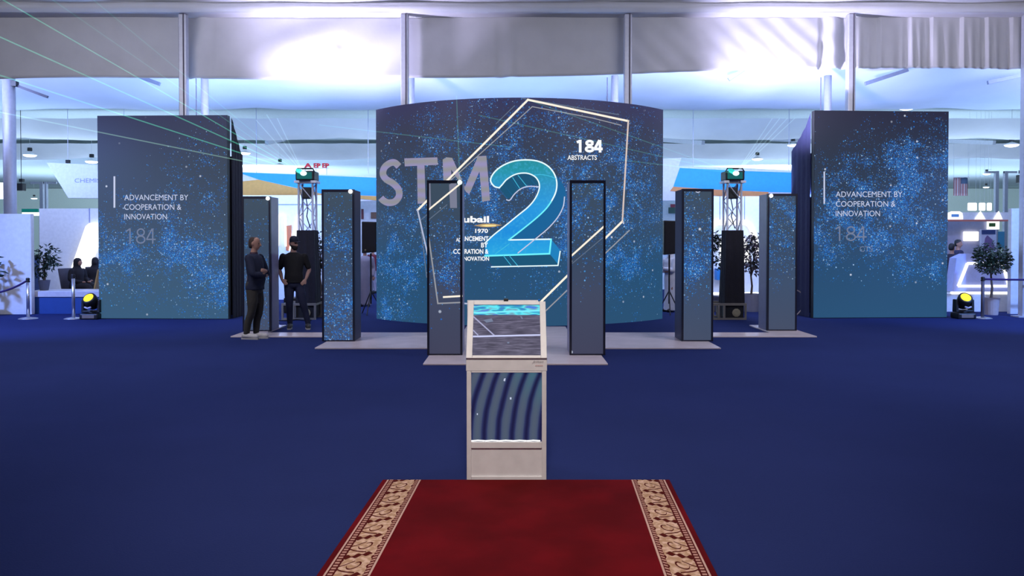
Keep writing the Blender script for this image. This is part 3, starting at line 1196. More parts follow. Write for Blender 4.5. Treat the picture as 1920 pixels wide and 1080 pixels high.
# drape round the scaffold behind it
g = G()
e = P + t * L
pts = []
for k in range(9):
    s_ = k / 8
    pts.append((e - n * (0.16 + 0.62 * s_) + t * (0.03 + 0.012 * (k % 2)), H - 0.02 - 0.75 * min(s_ * 1.15, 1)))
vs, fs = [], []
for p_, zz in pts:
    vs += [(p_.x, p_.y, 0.01), (p_.x, p_.y, zz)]
for k in range(8):
    fs.append((2 * k, 2 * k + 2, 2 * k + 3, 2 * k + 1))
g.add(vs, fs)
q0 = P - n * 0.8
q1 = e - n * 0.8
g.add([(q0.x, q0.y, 0.01), (q1.x, q1.y, 0.01), (q1.x, q1.y, H - 0.8), (q0.x, q0.y, H - 0.8)], [(0, 1, 2, 3)])
g.build('drape', M_drape, rl)
art(stroke([(214.5, 332), (214.5, 388)], 3.4), sL, 0.008, 'screen_line', E_softtext, rl, cell=0)
for s_, x1, y0 in (('ADVANCEMENT BY', 353, 365), ('COOPERATION &', 340, 383), ('INNOVATION', 313, 401)):
    text_on(s_, 233, x1, y0, y0 + 10.5, sL, 0.008, 'screen_lettering', E_softtext, rl, bold=0.0)
digits184(236, 292, 428, 457, 2.6, sL, 0.008, E_dimtext, rl)

blR = [(1550, 420, 60, 60, 1.0), (1720, 300, 70, 60, 0.75), (1640, 340, 90, 60, 0.45), (1700, 440, 70, 40, 0.8), (1735, 500, 45, 30, 1.0), (1620, 420, 90, 60, 0.7), (1690, 380, 80, 60, 0.6), (1740, 330, 50, 60, 0.7)]
stR = [(0.0, (38, 80, 116)), (0.25, (36, 74, 110)), (0.42, (46, 68, 94)), (0.65, (42, 56, 76)), (0.85, (40, 48, 68)), (1.0, (36, 38, 62))]
rr_, sR, P, t, n, L, H = flat_wall(1525, 1775, 597, 595.8, (207, 209), 'right flat video wall with grey 184 near its middle', blR, stR, 23, M_navydrape, False)
g = G()
vs, fs = [], []
for k in range(9):
    s_ = k / 8
    p_ = P - n * (0.16 + 0.95 * s_) - t * (0.02 + 0.012 * (k % 2) + 0.02 * s_)
    vs += [(p_.x, p_.y, 0.01), (p_.x, p_.y, H - 0.02 - 0.75 * s_ ** 0.7)]
for k in range(8):
    fs.append((2 * k, 2 * k + 2, 2 * k + 3, 2 * k + 1))
g.add(vs, fs)
q0 = P - n * 1.13
q1 = P + t * L - n * 1.13
g.add([(q0.x, q0.y, 0.01), (q1.x, q1.y, 0.01), (q1.x, q1.y, H - 0.8), (q0.x, q0.y, H - 0.8)], [(0, 1, 2, 3)])
g.build('drape', M_navydrape, rr_)
art(stroke([(1545.5, 323), (1545.5, 381)], 2.8), sR, 0.008, 'screen_line', E_softtext, rr_, cell=0)
for s_, x1, y0 in (('ADVANCEMENT BY', 1692, 359), ('COOPERATION &', 1679, 377), ('INNOVATION', 1650, 395)):
    text_on(s_, 1567, x1, y0, y0 + 10.5, sR, 0.008, 'screen_lettering', E_softtext, rr_, bold=0.0)
digits184(1566, 1625, 424, 452, 2.6, sR, 0.008, E_dimtext, rr_)
text_on('CTS', 1612, 1636, 462, 472, sR, 0.008, 'screen_lettering', E_dimtext, rr_)

# ------------------------------------------------------------------ red carpet runner
cl0, cr0 = ground(718, 903), ground(1255, 903)
cl1, cr1 = ground(597, 1080), ground(1343, 1080)
dl = ((cl1 - cl0) + (cr1 - cr0)) / 2
dl = dl / abs(dl.y)
CW = (cr0 - cl0).length / 2
mid = (cl0 + cr0) / 2
LEN = 7.5
M_carpet, nt, b = new_mat('red_carpet')
uv, u, v = uvxy(nt)
e_ = CW - u.abs()                       # distance from the outer edge
bw0, bw1 = 0.035, 0.265
pr_ = 0.255
sgn = u.gt(0.0) * 2.0 - 1.0
a_ = (e_ - (bw0 + bw1) / 2 - 0.006) / 0.088          # across, about -1..1
ph = (v / pr_) + 0.10 * (a_ * 2.2).sin()
b_ = (ph.fract() - 0.5) * 2.0                # along one motif
# acanthus scroll: a curled spiral in each motif, leaf lobes and a slanting divider
rx_ = a_ - 0.10
ry_ = b_ * 1.0 + 0.10
rad = (rx_ * rx_ + ry_ * ry_).sqrt()
th = ry_.atan2(rx_)
sp_ = (rad * 1.9 - th / (2 * pi)).fract()
line = (sp_ - 0.5).abs().lt(0.10) * rad.lt(0.50) * rad.gt(0.10)
edge_w = 0.86 + 0.09 * (a_ * 11.0).sin()
div = b_.abs().gt(edge_w) * a_.lt(0.72) * a_.gt(-0.95)
vein = (b_ - a_ * 0.55 - 0.62).abs().lt(0.055) * a_.lt(0.30) * a_.gt(-0.85)
vein2 = (b_ + a_ * 0.5 + 0.50).abs().lt(0.05) * a_.lt(-0.05) * a_.gt(-0.9)
rim = (a_.abs() + 0.13 * (b_ * 7.0).sin()).gt(0.90)
lobes = vein + vein2 + rim
bord_in = e_.gt(bw0 + 0.05) * e_.lt(bw1 - 0.032)
brown = C(84, 22, 14)
nz = nt.nodes.new('ShaderNodeTexNoise')
nz.inputs['Scale'].default_value = 2.2
nz.inputs['Detail'].default_value = 4
nt.links.new(uv, nz.inputs['Vector'])
redv = mixc(nt, N(nt, nz.outputs['Fac']).step(0.35, 0.7), (0.100, 0.0015, 0.003, 1), (0.160, 0.003, 0.006, 1))
nz2 = nt.nodes.new('ShaderNodeTexNoise')
nz2.inputs['Scale'].default_value = 30
nt.links.new(uv, nz2.inputs['Vector'])
crv = mixc(nt, N(nt, nz2.outputs['Fac']).step(0.4, 0.65), C(186, 146, 112), C(222, 186, 160))
motif = mixc(nt, (line + lobes + div).clamp(), crv, brown)
out = redv
out = mixc(nt, e_.gt(bw0) * e_.lt(bw1), out, C(84, 18, 16))
out = mixc(nt, bord_in, out, motif)
# rows of little squares and of slanted dashes
dash = (v / 0.034).fract().lt(0.55) * e_.gt(bw0 + 0.016) * e_.lt(bw0 + 0.040)
dash2 = ((v + sgn * 0.0 + e_ * 0.7) / 0.034).fract().lt(0.5) * e_.gt(bw1 - 0.030) * e_.lt(bw1 - 0.010)
out = mixc(nt, (dash + dash2).clamp(), out, C(196, 150, 130))
edge = (e_ - bw0 - 0.003).abs().lt(0.0055) + (e_ - bw1).abs().lt(0.006)
out = mixc(nt, edge.clamp(), out, C(206, 168, 150))
nt.links.new(out, b.inputs['Base Color'])
b.inputs['Roughness'].default_value = 0.95
b.inputs['Specular IOR Level'].default_value = 0.1
g = G()
g.prism_z([(mid.x - CW, mid.y), (mid.x - CW + dl.x * LEN, mid.y - LEN), (mid.x + CW + dl.x * LEN, mid.y - LEN), (mid.x + CW, mid.y)], 0.0, 0.014)
o = g.build('carpet_runner', M_carpet, uvf=lambda p: (p.x - mid.x - dl.x * (mid.y - p.y), mid.y - p.y))
tag(o, 'red carpet runner with cream scrollwork borders leading to the kiosk', 'carpet')

# ------------------------------------------------------------------ kiosk
kb0, kb1 = ground(875, 902.5), ground(1024.5, 902.5)
KY = kb0.y
kx0, kx1 = kb0.x, kb1.x
KT = 0.40
zlip = zat(670, KY)
ztop = zat(567, KY + 0.25)
ylip, ytop_ = KY - 0.002, KY + 0.25
r = thing('info_kiosk', 'white touchscreen kiosk standing at the end of the red carpet', 'kiosk', ((kx0 + kx1) / 2, KY + 0.15, 0))
zl2 = zat(696, KY)                      # lower edge of the head
zs0, zs1 = zat(829, KY), zat(699, KY)  # lower screen
sw = (kx1 - kx0)
kf = sw * 0.058
g = G()
# column: two cheeks, back, bottom
g.box(kx0, kx0 + kf, KY, KY + KT, 0.0, zl2)
g.box(kx1 - kf, kx1, KY, KY + KT, 0.0, zl2)
g.box(kx0 + kf, kx1 - kf, KY + KT - 0.03, KY + KT, 0, zl2)
g.box(kx0 + kf, kx1 - kf, KY, KY + 0.05, 0, 0.035)
g.box(kx0 + kf, kx1 - kf, KY, KY + 0.05, zs0 - 0.045, zs0)
g.box(kx0 + kf, kx1 - kf, KY, KY + 0.05, zs1, zl2)
g.build('body', M_kiosk, r, bevel=0.004)
g = G(); g.box(kx0 + kf, kx1 - kf, KY + 0.012, KY + 0.03, 0.035, zs0 - 0.045)
g.build('lower_panel', M_kiosk, r)
# head: sloping desk
g = G()
g.prism_x([(ylip, zl2), (ylip, zlip - 0.012), (ytop_, ztop), (ytop_ + 0.05, ztop), (KY + KT, zl2)], kx0 - 0.004, kx1 + 0.004)
g.build('desk', M_kiosk, r, bevel=0.004)
# bezel round the sloping screen
sl = Vector((0, ytop_ - ylip, ztop - zlip + 0.012))
SLn = Vector((0, -(sl.z), sl.y)).normalized()
O = Vector((0, ylip, zlip - 0.012))
sd = sl.normalized()
SLL = sl.length
bz = sw * 0.072


def slope_box(g, xa, xb, ta, tb, h0, h1):
    vs = []
    for h in (h0, h1):
        for tt in (ta, tb):
            for xx in (xa, xb):
                p_ = O + sd * tt + SLn * h
                vs.append((xx, p_.y, p_.z))
    g.add(vs, [(0, 2, 3, 1), (4, 5, 7, 6), (0, 1, 5, 4), (2, 6, 7, 3), (0, 4, 6, 2), (1, 3, 7, 5)])


g = G()
slope_box(g, kx0 - 0.003, kx0 + bz, 0, SLL, 0.0, 0.018)
slope_box(g, kx1 - bz, kx1 + 0.003, 0, SLL, 0.0, 0.018)
slope_box(g, kx0 + bz, kx1 - bz, 0, 0.022, 0.0, 0.018)
slope_box(g, kx0 + bz, kx1 - bz, SLL - 0.028, SLL, 0.0, 0.018)
g.build('bezel', M_kiosk, r, bevel=0.003)
M_ks, nt, b = new_mat('kiosk_screen_picture')
uv, u, v = uvxy(nt)
nz = nt.nodes.new('ShaderNodeTexNoise')
mp = nt.nodes.new('ShaderNodeMapping')
mp.inputs['Scale'].default_value = (9, 70, 1)
nt.links.new(uv, mp.inputs[0])
nt.links.new(mp.outputs[0], nz.inputs['Vector'])
nz.inputs['Scale'].default_value = 1
nz.inputs['Detail'].default_value = 3
base = ramp(nt, nz.outputs['Fac'], [(0.3, C(46, 46, 72)), (0.5, C(76, 74, 100)), (0.72, C(112, 108, 136))])
wv = nt.nodes.new('ShaderNodeTexNoise')
mp2 = nt.nodes.new('ShaderNodeMapping')
mp2.inputs['Scale'].default_value = (7, 22, 1)
mp2.inputs['Rotation'].default_value = (0, 0, 0.25)
nt.links.new(uv, mp2.inputs[0])
nt.links.new(mp2.outputs[0], wv.inputs['Vector'])
wv.inputs['Scale'].default_value = 1.2
wv.inputs['Detail'].default_value = 1
rain = ramp(nt, wv.outputs['Fac'], [(0.3, C(60, 90, 220)), (0.42, C(30, 150, 190)), (0.5, C(90, 235, 250)), (0.58, C(110, 170, 190)), (0.66, C(50, 120, 230)), (0.75, C(150, 180, 120))])
out = mixc(nt, v.gt(SLL - 0.108), base, rain)
nt.links.new(out, b.inputs['Emission Color'])
b.inputs['Emission Strength'].default_value = 1.0
b.inputs['Base Color'].default_value = (0.01, 0.01, 0.012, 1)
b.inputs['Roughness'].default_value = 0.4
b.inputs['Specular IOR Level'].default_value = 0.1
g = G()
slope_box(g, kx0 + bz, kx1 - bz, 0.022, SLL - 0.028, 0.0, 0.006)
g.build('touch_screen', M_ks, r, uvf=lambda p: (p.x - kx0, (p - O).dot(sd)))


def slope_surf(px, py, lift=0.0):
    d = ray(px, py)
    k = ((O + SLn * (0.007 + lift)) - CP).dot(SLn) / d.dot(SLn)
    return CP + d * k


art(stroke([(886, 586.5), (1014, 582.5)], 3.0), slope_surf, 0.002, 'screen_line', emat('line_cyan', C(120, 240, 255)), r, cell=0)
art(stroke([(885, 631), (1014, 628)], 3.0), slope_surf, 0.002, 'screen_line', emat('line_lilac', C(200, 205, 245)), r, cell=0)
art(stroke([(887, 593), (927, 629)], 2.4) + stroke([(886, 618), (896, 628)], 2), slope_surf, 0.002, 'screen_line', emat('line_lilac2', C(166, 168, 205)), r, cell=0)
for q_ in ([(906, 600), (922, 597), (925, 603), (912, 605)], [(975, 593), (978, 593), (981, 598), (978, 598)], [(951, 641), (955, 641), (955, 644), (951, 644)]):
    art([[q_]], slope_surf, 0.002, 'screen_mark', E_dimtext, r, cell=0)
M_kl, nt, b = new_mat('kiosk_lower_picture')
uv, u, v = uvxy(nt)
HH = zs1 - zs0
WW = sw - 2 * kf
hh = v / HH
nzz = nt.nodes.new('ShaderNodeTexNoise')
nzz.inputs['Scale'].default_value = 5
nt.links.new(uv, nzz.inputs['Vector'])
phase = (u / WW - 0.20 * hh * hh + (N(nt, nzz.outputs['Fac']) - 0.5) * 0.03) / 0.200 + 0.12
wvv = ((phase * (2 * pi)).cos() + 1.0) * 0.5
cc = ramp(nt, wvv, [(0.0, C(76, 88, 108)), (0.45, C(68, 80, 108)), (0.75, C(40, 48, 92)), (1.0, C(20, 22, 64))])
cc = mixc(nt, (u / WW * hh).step(0.3, 0.9) * 0.5 * (1.0 - wvv), cc, C(46, 110, 128))
nt.links.new(cc, b.inputs['Emission Color'])
b.inputs['Emission Strength'].default_value = 1.0
b.inputs['Base Color'].default_value = (0.01, 0.01, 0.012, 1)
b.inputs['Roughness'].default_value = 0.4
b.inputs['Specular IOR Level'].default_value = 0.1
g = G(); g.box(kx0 + kf, kx1 - kf, KY + 0.015, KY + 0.035, zs0, zs1)
g.build('lower_screen', M_kl, r, uvf=lambda p: (p.x - kx0 - kf, p.z - zs0))
kfront = plane_surf((kx0, KY + 0.014), (kx1, KY + 0.014))
for k in range(5):
    xa = 883 + k * 26
    art(stroke([(xa + 1.5, 826.6), (xa + 13, 825.8), (xa + 25, 826.4)], 2.4), kfront, 0.002, 'screen_line', E_white, r, cell=0)
for q_ in ([(956, 745), (959, 745), (959, 749), (956, 749)], [(945, 710), (948, 709), (947, 715), (944, 714)], [(894, 775), (896, 775), (896, 778), (894, 778)]):
    art([[q_]], kfront, 0.002, 'screen_mark', E_softtext, r, cell=0)
g = G(); g.cbox((kx0 + sw * 0.49, ytop_ + 0.02, ztop + 0.012), (0.034, 0.03, 0.03))
g.build('webcam', M_black, r, bevel=0.004)
# backing plate of the monitor
g = G(); g.box(kx0 - 0.012, kx1 - 0.05, ytop_ + 0.052, ytop_ + 0.062, ztop - 0.25, ztop + 0.012)
g.build('back_plate', M_kiosk, r)
klip = plane_surf((kx0, ylip - 0.004), (kx1, ylip - 0.004))
text_on('Johan', 997, 1019, 676, 681, klip, 0.002, 'logo', pmat('logo_grey', (0.22, 0.19, 0.21, 1), 0.6), r, bold=-0.01, shear=0.5)
text_on('events', 1004, 1018, 684, 686.5, klip, 0.002, 'logo', M_redink, r, shear=0.2)

# ------------------------------------------------------------------ lamp towers with laser projectors
def tower(px, label, lab2, hot):
    base = ground(px, 599)
    Y = base.y
    x = base.x
    s = FPX / Y
    # flight-case style base
    zb = zat(568, Y)
    zc = zat(430, Y)
    zt = zat(343, Y)
    w = 0.30
    r = thing('lamp_tower', label, 'lamp tower', (x, Y + 0.2, 0), 'two lamp towers')
    g = G()
    for sx in (-1, 1):
        for sy in (0.05, 0.35):
            g.tube([(x + sx * w / 2, Y + sy, zb), (x + sx * w / 2, Y + sy, zt)], 0.024, 8)
    g.build('truss_chord', M_alu, r, smooth=True)
    g = G()
    n_ = 7
    for k in range(n_):
        z0 = zb + (zt - zb) * k / n_
        z1 = zb + (zt - zb) * (k + 1) / n_
        sg = 1 if k % 2 else -1
        g.tube([(x - sg * w / 2, Y + 0.05, z0), (x + sg * w / 2, Y + 0.05, z1)], 0.011, 6)
        g.tube([(x + sg * w / 2, Y + 0.35, z0), (x - sg * w / 2, Y + 0.35, z1)], 0.011, 6)
        for sx in (-1, 1):
            g.tube([(x + sx * w / 2, Y + (0.05 if k % 2 else 0.35), z0), (x + sx * w / 2, Y + (0.35 if k % 2 else 0.05), z1)], 0.011, 6)
    g.build('truss_lacing', M_alu, r)
    # black sleeve over the lower truss
    g = G()
    ring = []
    nn = 40

    def sleeve(s_, t_):
        a = 2 * pi * s_
        cx_, sy_ = cos(a), sin(a)
        m_ = max(abs(cx_), abs(sy_))
        k_ = 0.185 + 0.006 * sin(a * 9 + t_ * 3) + 0.035 * (1 - t_)
        return (x + cx_ / m_ * k_, Y + 0.2 + sy_ / m_ * k_, zb - 0.02 + (zc - zb) * t_)
    g.grid(sleeve, nn, 10)
    g.build('sleeve', M_drape, r, smooth=False)
    # dark lamp hung inside the open truss
    g = G(); g.box(x - 0.10, x + 0.10, Y + 0.12, Y + 0.30, zat(372, Y), zat(350, Y))
    g.build('driver_box', M_black, r, bevel=0.02)
    g = G(); g.tube([(x - 0.03, Y + 0.2, zat(372, Y)), (x + 0.01, Y + 0.18, zat(392, Y)), (x - 0.02, Y + 0.2, zat(405, Y)), (x + 0.06, Y + 0.2, zat(428, Y))], 0.012, 6)
    g.build('cable', M_black, r)
    # flat truss base
    g = G()
    for (xa, xb, ya, yb2) in ((-0.5, 0.24, -0.08, -0.04), (-0.5, 0.24, 0.46, 0.5)):
        g.box(x + xa, x + xb, Y + ya, Y + yb2, zb - 0.05, zb)
        g.box(x + xa, x + xb, Y + ya, Y + yb2, 0.0, 0.04)
    for xx in (-0.5, -0.38, -0.26, 0.2):
        g.box(x + xx, x + xx + 0.04, Y - 0.08, Y - 0.04, 0.04, zb - 0.05)
        g.box(x + xx, x + xx + 0.04, Y + 0.46, Y + 0.5, 0.04, zb - 0.05)
    for xx in (-0.5, 0.2):
        g.box(x + xx, x + xx + 0.04, Y - 0.04, Y + 0.46, zb - 0.05, zb - 0.01)
    g.build('base_frame', pmat('weathered_metal', (0.30, 0.27, 0.22, 1), 0.5, 0.4), r)
    g = G(); g.box(x - 0.20, x + 0.19, Y - 0.03, Y + 0.45, 0.04, zb - 0.03)
    g.build('ballast', M_black, r)
    bl = plane_surf((x - 0.2, Y - 0.032), (x + 0.2, Y - 0.032))
    g = G(); g.lathe([(0.09, 0), (0.09, 0.02), (0.05, 0.03)], (x + 0.03, Y - 0.03, zb * 0.42), 10, 'y')
    g.build('emblem', pmat('dull_gold', (0.36, 0.32, 0.20, 1), 0.6), r)
    # projector
    zp0, zp1 = zat(340, Y), zat(316, Y)
    pr = thing('laser_projector', lab2, 'projector', (x, Y + 0.2, zp0), 'laser projectors on the towers')
    W2 = 0.205
    g = G(); g.box(x - W2, x + W2, Y - 0.02, Y + 0.4, zp0 + 0.02, zp0 + 0.23)
    g.build('housing', M_black, pr, bevel=0.03)
    g = G(); g.box(x - W2 + 0.035, x + W2 - 0.05, Y - 0.026, Y - 0.018, zp0 + 0.05, zp0 + 0.2)
    g.build('front_window', emat('projector_window', C(12, 96, 96)), pr, bevel=0.004)
    g = G()
    g.tube([(x - W2, Y + 0.02, zp0 + 0.2), (x - W2 + 0.04, Y + 0.02, zp1), (x + W2 - 0.04, Y + 0.02, zp1), (x + W2, Y + 0.02, zp0 + 0.2)], 0.018, 8)
    g.build('handle', M_black, pr)
    g = G(); g.box(x - W2 - 0.03, x - W2 + 0.08, Y - 0.01, Y + 0.36, zp0 - 0.03, zp0 + 0.02); g.box(x + W2 - 0.08, x + W2 + 0.03, Y - 0.01, Y + 0.36, zp0 - 0.03, zp0 + 0.02)
    g.box(x - W2 + 0.08, x + W2 - 0.08, Y + 0.1, Y + 0.3, zp0 - 0.03, zp0 + 0.02)
    g.build('clamp', M_white, pr)
    lp = at(hot[0], hot[1], Y - 0.04)
    g = G(); g.ball(lp, (0.07, 0.02, 0.05)); g.build('aperture', E_cyan, pr, smooth=True)
    g = G(); g.prism([(lp.x - 0.17, lp.z + 0.10), (lp.x - 0.15, lp.z + 0.03), (lp.x - 0.05, lp.z - 0.03), (lp.x + 0.02, lp.z + 0.03), (lp.x - 0.08, lp.z + 0.10)], Y - 0.034, Y - 0.028)
    g.build('lit_glass', emat('projector_glow', C(40, 215, 205), 1.1), pr)
    return lp


LP = tower(573, 'left lamp tower, black sleeved truss beside the man in black', 'laser projector atop the left tower sending green beams', (569, 325))
RP = tower(1377, 'right lamp tower, black sleeved truss between two totems', 'laser projector atop the right tower sending faint beams', (1380, 325))

# laser beams in the haze
def beam_mat(name, col, s):
    m = bpy.data.materials.new(name)
    m.use_nodes = True
    nt = m.node_tree
    nt.nodes.clear()
    o = nt.nodes.new('ShaderNodeOutputMaterial')
    ad = nt.nodes.new('ShaderNodeAddShader')
    tr = nt.nodes.new('ShaderNodeBsdfTransparent')
    em = nt.nodes.new('ShaderNodeEmission')
    em.inputs[0].default_value = col
    em.inputs[1].default_value = s
    nt.links.new(tr.outputs[0], ad.inputs[0])
    nt.links.new(em.outputs[0], ad.inputs[1])
    nt.links.new(ad.outputs[0], o.inputs[0])
    return m


B_green = beam_mat('laser_green', (0.05, 0.30, 0.20, 1), 0.42)
B_pale = beam_mat('laser_pale', (0.16, 0.30, 0.24, 1), 0.32)
B_faint = beam_mat('laser_faint', (0.03, 0.12, 0.10, 1), 0.40)
B_white = beam_mat('laser_haze', (0.10, 0.14, 0.14, 1), 0.6)


def beam(src, px, py, Y, rad, mat, lab, grp):
    e = at(px, py, Y)
    g = G()
    dd = (e - src)
    g.tube([src + dd * 0.004, e], rad, 8)
    o = g.build('laser_beam', mat)
    o.visible_shadow = True
    tag(o, lab, 'laser beam', grp)


ords = ['lowest', 'second lowest', 'third lowest', 'third highest', 'second highest', 'highest']
for k, (px, py) in enumerate([(187, 248), (235, 217), (322, 214), (375, 213), (407, 213), (460, 235)]):
    f = 1.9 + 0.35 * k
    tx, ty = 569 + (px - 569) * f, 325 + (py - 325) * f
    beam(LP, tx, ty, 12.0, 0.011 if k < 3 else 0.009, (B_pale, B_green, B_green, B_green, B_faint, B_faint)[k],
         'laser beam fanning up left from the left tower, %s of six' % ords[k], 'laser beams from the left tower')
for k, (px, py) in enumerate([(480, 225), (500, 215), (520, 222)]):
    beam(LP, px, py, 14.8, 0.010, B_white, 'short pale laser streak over the left tower, %s of three' % ('flattest', 'middle', 'steepest')[k], 'short laser streaks at the left tower')
for k, (px, py) in enumerate([(700, 246), (960, 230), (1040, 205)]):
    f = 1.15
    beam(RP, 1380 + (px - 1380) * f, 325 + (py - 325) * f, 14.0, 0.009, B_faint, 'faint green laser beam across the curved wall, %s of three' % ('lowest', 'middle', 'highest')[k], 'laser beams from the right tower')
for k, (px, py) in enumerate([(1448, 222), (1462, 222), (1476, 222), (1490, 222)]):
    beam(RP, px, py, 14.8, 0.009, B_white, 'short pale laser streak over the right tower, %s of four' % ('leftmost', 'second from left', 'third from left', 'rightmost')[k], 'short laser streaks at the right tower')
src = at(862, 341, TOT and ground(801, 666, TH).y - 0.03)
beam(src, 856, 180, src.y + 0.6, 0.008, B_faint, 'faint upright laser beam above the front left totem', None)


# ------------------------------------------------------------------ moving head lamps on the floor
def moving_head(px, py, label, emit=True, sc=1.0):
    p = ground(px, py)
    x, y = p.x, p.y
    r = thing('moving_head_lamp', label, 'stage lamp', (x, y, 0), 'moving head lamps on the floor')
    g = G(); g.box(x - 0.20 * sc, x + 0.20 * sc, y - 0.16 * sc, y + 0.16 * sc, 0, 0.13 * sc)
    g.build('base', M_black, r, bevel=0.03)
    g = G(); g.box(x - 0.13 * sc, x + 0.13 * sc, y - 0.165 * sc, y - 0.16 * sc, 0.03 * sc, 0.10 * sc); g.build('control_panel', pmat('worn_grey', (0.22, 0.18, 0.16, 1), 0.5), r)
    g = G()
    g.lathe([(0.09 * sc, 0.13 * sc), (0.09 * sc, 0.16 * sc)], (x, y, 0), 16)
    for sx in (-1, 1):
        g.prism_x([(y - 0.08 * sc, 0.15 * sc), (y + 0.08 * sc, 0.15 * sc), (y + 0.07 * sc, 0.42 * sc), (y - 0.07 * sc, 0.42 * sc)], x + sx * 0.17 * sc - 0.03 * sc, x + sx * 0.17 * sc + 0.03 * sc)
    g.box(x - 0.2 * sc, x + 0.2 * sc, y - 0.08 * sc, y + 0.08 * sc, 0.14 * sc, 0.19 * sc)
    g.build('yoke', M_black, r, bevel=0.015)
    c_ = Vector((x, y, 0.37 * sc))
    dr = Vector((-0.1, -0.75, 0.66)).normalized()
    g = G()
    prof = [(-0.15, 0.07), (-0.12, 0.12), (0.02, 0.14), (0.10, 0.145), (0.14, 0.14), (0.155, 0.125)]
    g.tube([c_ + dr * (h * sc) for h, _ in prof], [rr2 * sc for _, rr2 in prof], 20)
    g.build('head', M_black, r, smooth=True)
    g = G(); g.tube([c_ + dr * (0.150 * sc), c_ + dr * (0.175 * sc)], [0.110 * sc, 0.085 * sc], 20)
    g.build('lens', E_yellow if emit else pmat('dull_glass', (0.4, 0.4, 0.45, 1), 0.2), r)
    g = G(); g.tube([(x - 0.07 * sc, y - 0.17 * sc, 0.27 * sc), (x, y - 0.18 * sc, 0.245 * sc), (x + 0.07 * sc, y - 0.17 * sc, 0.27 * sc)], 0.018 * sc, 8)
    g.build('trim_strip', pmat('pale_plastic', (0.5, 0.48, 0.6, 1), 0.5), r)
    return r


moving_head(173, 598, 'moving head stage lamp with yellow lens, left of left video wall')
moving_head(1806, 597, 'moving head stage lamp with yellow lens, right of right video wall')
moving_head(449, 588, 'dark unlit moving head stage lamp behind the man in navy jacket', False)


# ------------------------------------------------------------------ rope posts
def stanchion(px, pyb, pyt, label, Mx=M_steel):
    p = ground(px, pyb)
    zt = zat(pyt, p.y)
    r = thing('rope_post', label, 'rope post', (p.x, p.y, 0), 'rope posts')
    g = G(); g.lathe([(0.19, 0), (0.19, 0.012), (0.15, 0.025), (0.05, 0.04)], (p.x, p.y, 0), 24); g.build('base', M_steel, r, smooth=True)
    g = G(); g.tube([(p.x, p.y, 0.03), (p.x, p.y, zt - 0.07)], 0.034, 14); g.build('post', Mx, r, smooth=True)
    g = G(); g.lathe([(0.04, zt - 0.09), (0.045, zt - 0.07), (0.03, zt - 0.05), (0.045, zt - 0.03), (0.03, zt)], (p.x, p.y, 0), 14)
    g.build('cap', M_black, r, smooth=True)
    return Vector((p.x, p.y, zt - 0.05))


A1 = stanchion(53, 598, 521, 'steel rope post in front of the left white partition')
A2 = stanchion(138, 598, 514, 'steel rope post beside the left yellow moving head lamp')
A3 = stanchion(1842, 597, 519, 'dark rope post in front of the right potted tree', M_ink)


def rope(a, b, sag, label):
    g = G()
    g.tube([a.lerp(b, k / 16) + Vector((0, 0, -sag * 4 * (k / 16) * (1 - k / 16))) for k in range(17)], 0.022, 8)
    o = g.build('barrier_rope', M_rope, smooth=True)
    tag(o, label, 'rope')


rope(A1, A1 + Vector((-1.9, 0, 0)), 0.30, 'sagging purple rope hung from the leftmost post')
rope(A3, A3 + Vector((2.4, 0, 0.01)), 0.02, 'taut dark purple rope leading right from the dark post')


# ------------------------------------------------------------------ plants
def plant(label, x, y, z0, pot, trunk_h, crown, leaves, leafs, mat, potmat, name='potted_tree', seed=1):
    """pot=(r0,r1,h); crown=list of (cx,cz,rx,rz) in metres from the foot"""
    rnd = random.Random(seed)
    r = thing(name, label, 'plant', (x, y, z0))
    if pot:
        g = G()
        g.lathe([(pot[0], 0), (pot[1], pot[2]), (pot[1] - 0.02, pot[2]), (pot[1] - 0.03, pot[2] - 0.04)], (x, y, z0), 20)
        g.build('pot', potmat, r, smooth=False)
    ph_ = pot[2] - 0.04 if pot else 0
    g = G()
    top = trunk_h
    g.tube([(x, y, z0 + ph_), (x + 0.02, y, z0 + ph_ + (top - ph_) * 0.4), (x - 0.015, y + 0.01, z0 + top)], [0.03, 0.025, 0.018], 8)
    for (cx, cz, rx, rz) in crown:
        for k in range(3):
            an = rnd.uniform(0, 2 * pi)
            g.tube([(x, y, z0 + top - 0.1), (x + cx * 0.5, y + 0.1 * sin(an), z0 + (top + cz) / 2), (x + cx + rx * 0.6 * cos(an), y + rx * 0.6 * sin(an), z0 + cz + rz * 0.2)], [0.014, 0.010, 0.004], 6)
    g.build('trunk', pmat('bark', (0.10, 0.075, 0.06, 1), 0.9), r)
    g = G()
    for k in range(leaves):
        cx, cz, rx, rz = crown[k % len(crown)]
        while True:
            a, b2, c2 = rnd.uniform(-1, 1), rnd.uniform(-1, 1), rnd.uniform(-1, 1)
            d_ = a * a + b2 * b2 + c2 * c2
            if 0.12 < d_ < 1:
                break
        p = Vector((x + cx + rx * a, y + rx * b2, z0 + cz + rz * c2))
        L_ = leafs * rnd.uniform(0.7, 1.3)
        dv = Vector((a + rnd.uniform(-.6, .6), b2 + rnd.uniform(-.6, .6), rnd.uniform(-0.7, 0.5))).normalized()
        sv = dv.cross(Vector((rnd.uniform(-1, 1), rnd.uniform(-1, 1), 1))).normalized() * (L_ * 0.26)
        up = sv.cross(dv).normalized() * (L_ * 0.08)
        g.add([p, p + dv * L_ * 0.5 + sv + up, p + dv * L_, p + dv * L_ * 0.5 - sv + up, p + dv * L_ * 0.5], [(0, 1, 4), (1, 2, 4), (2, 3, 4), (3, 0, 4)])
    g.build('foliage', mat, r)
    return r


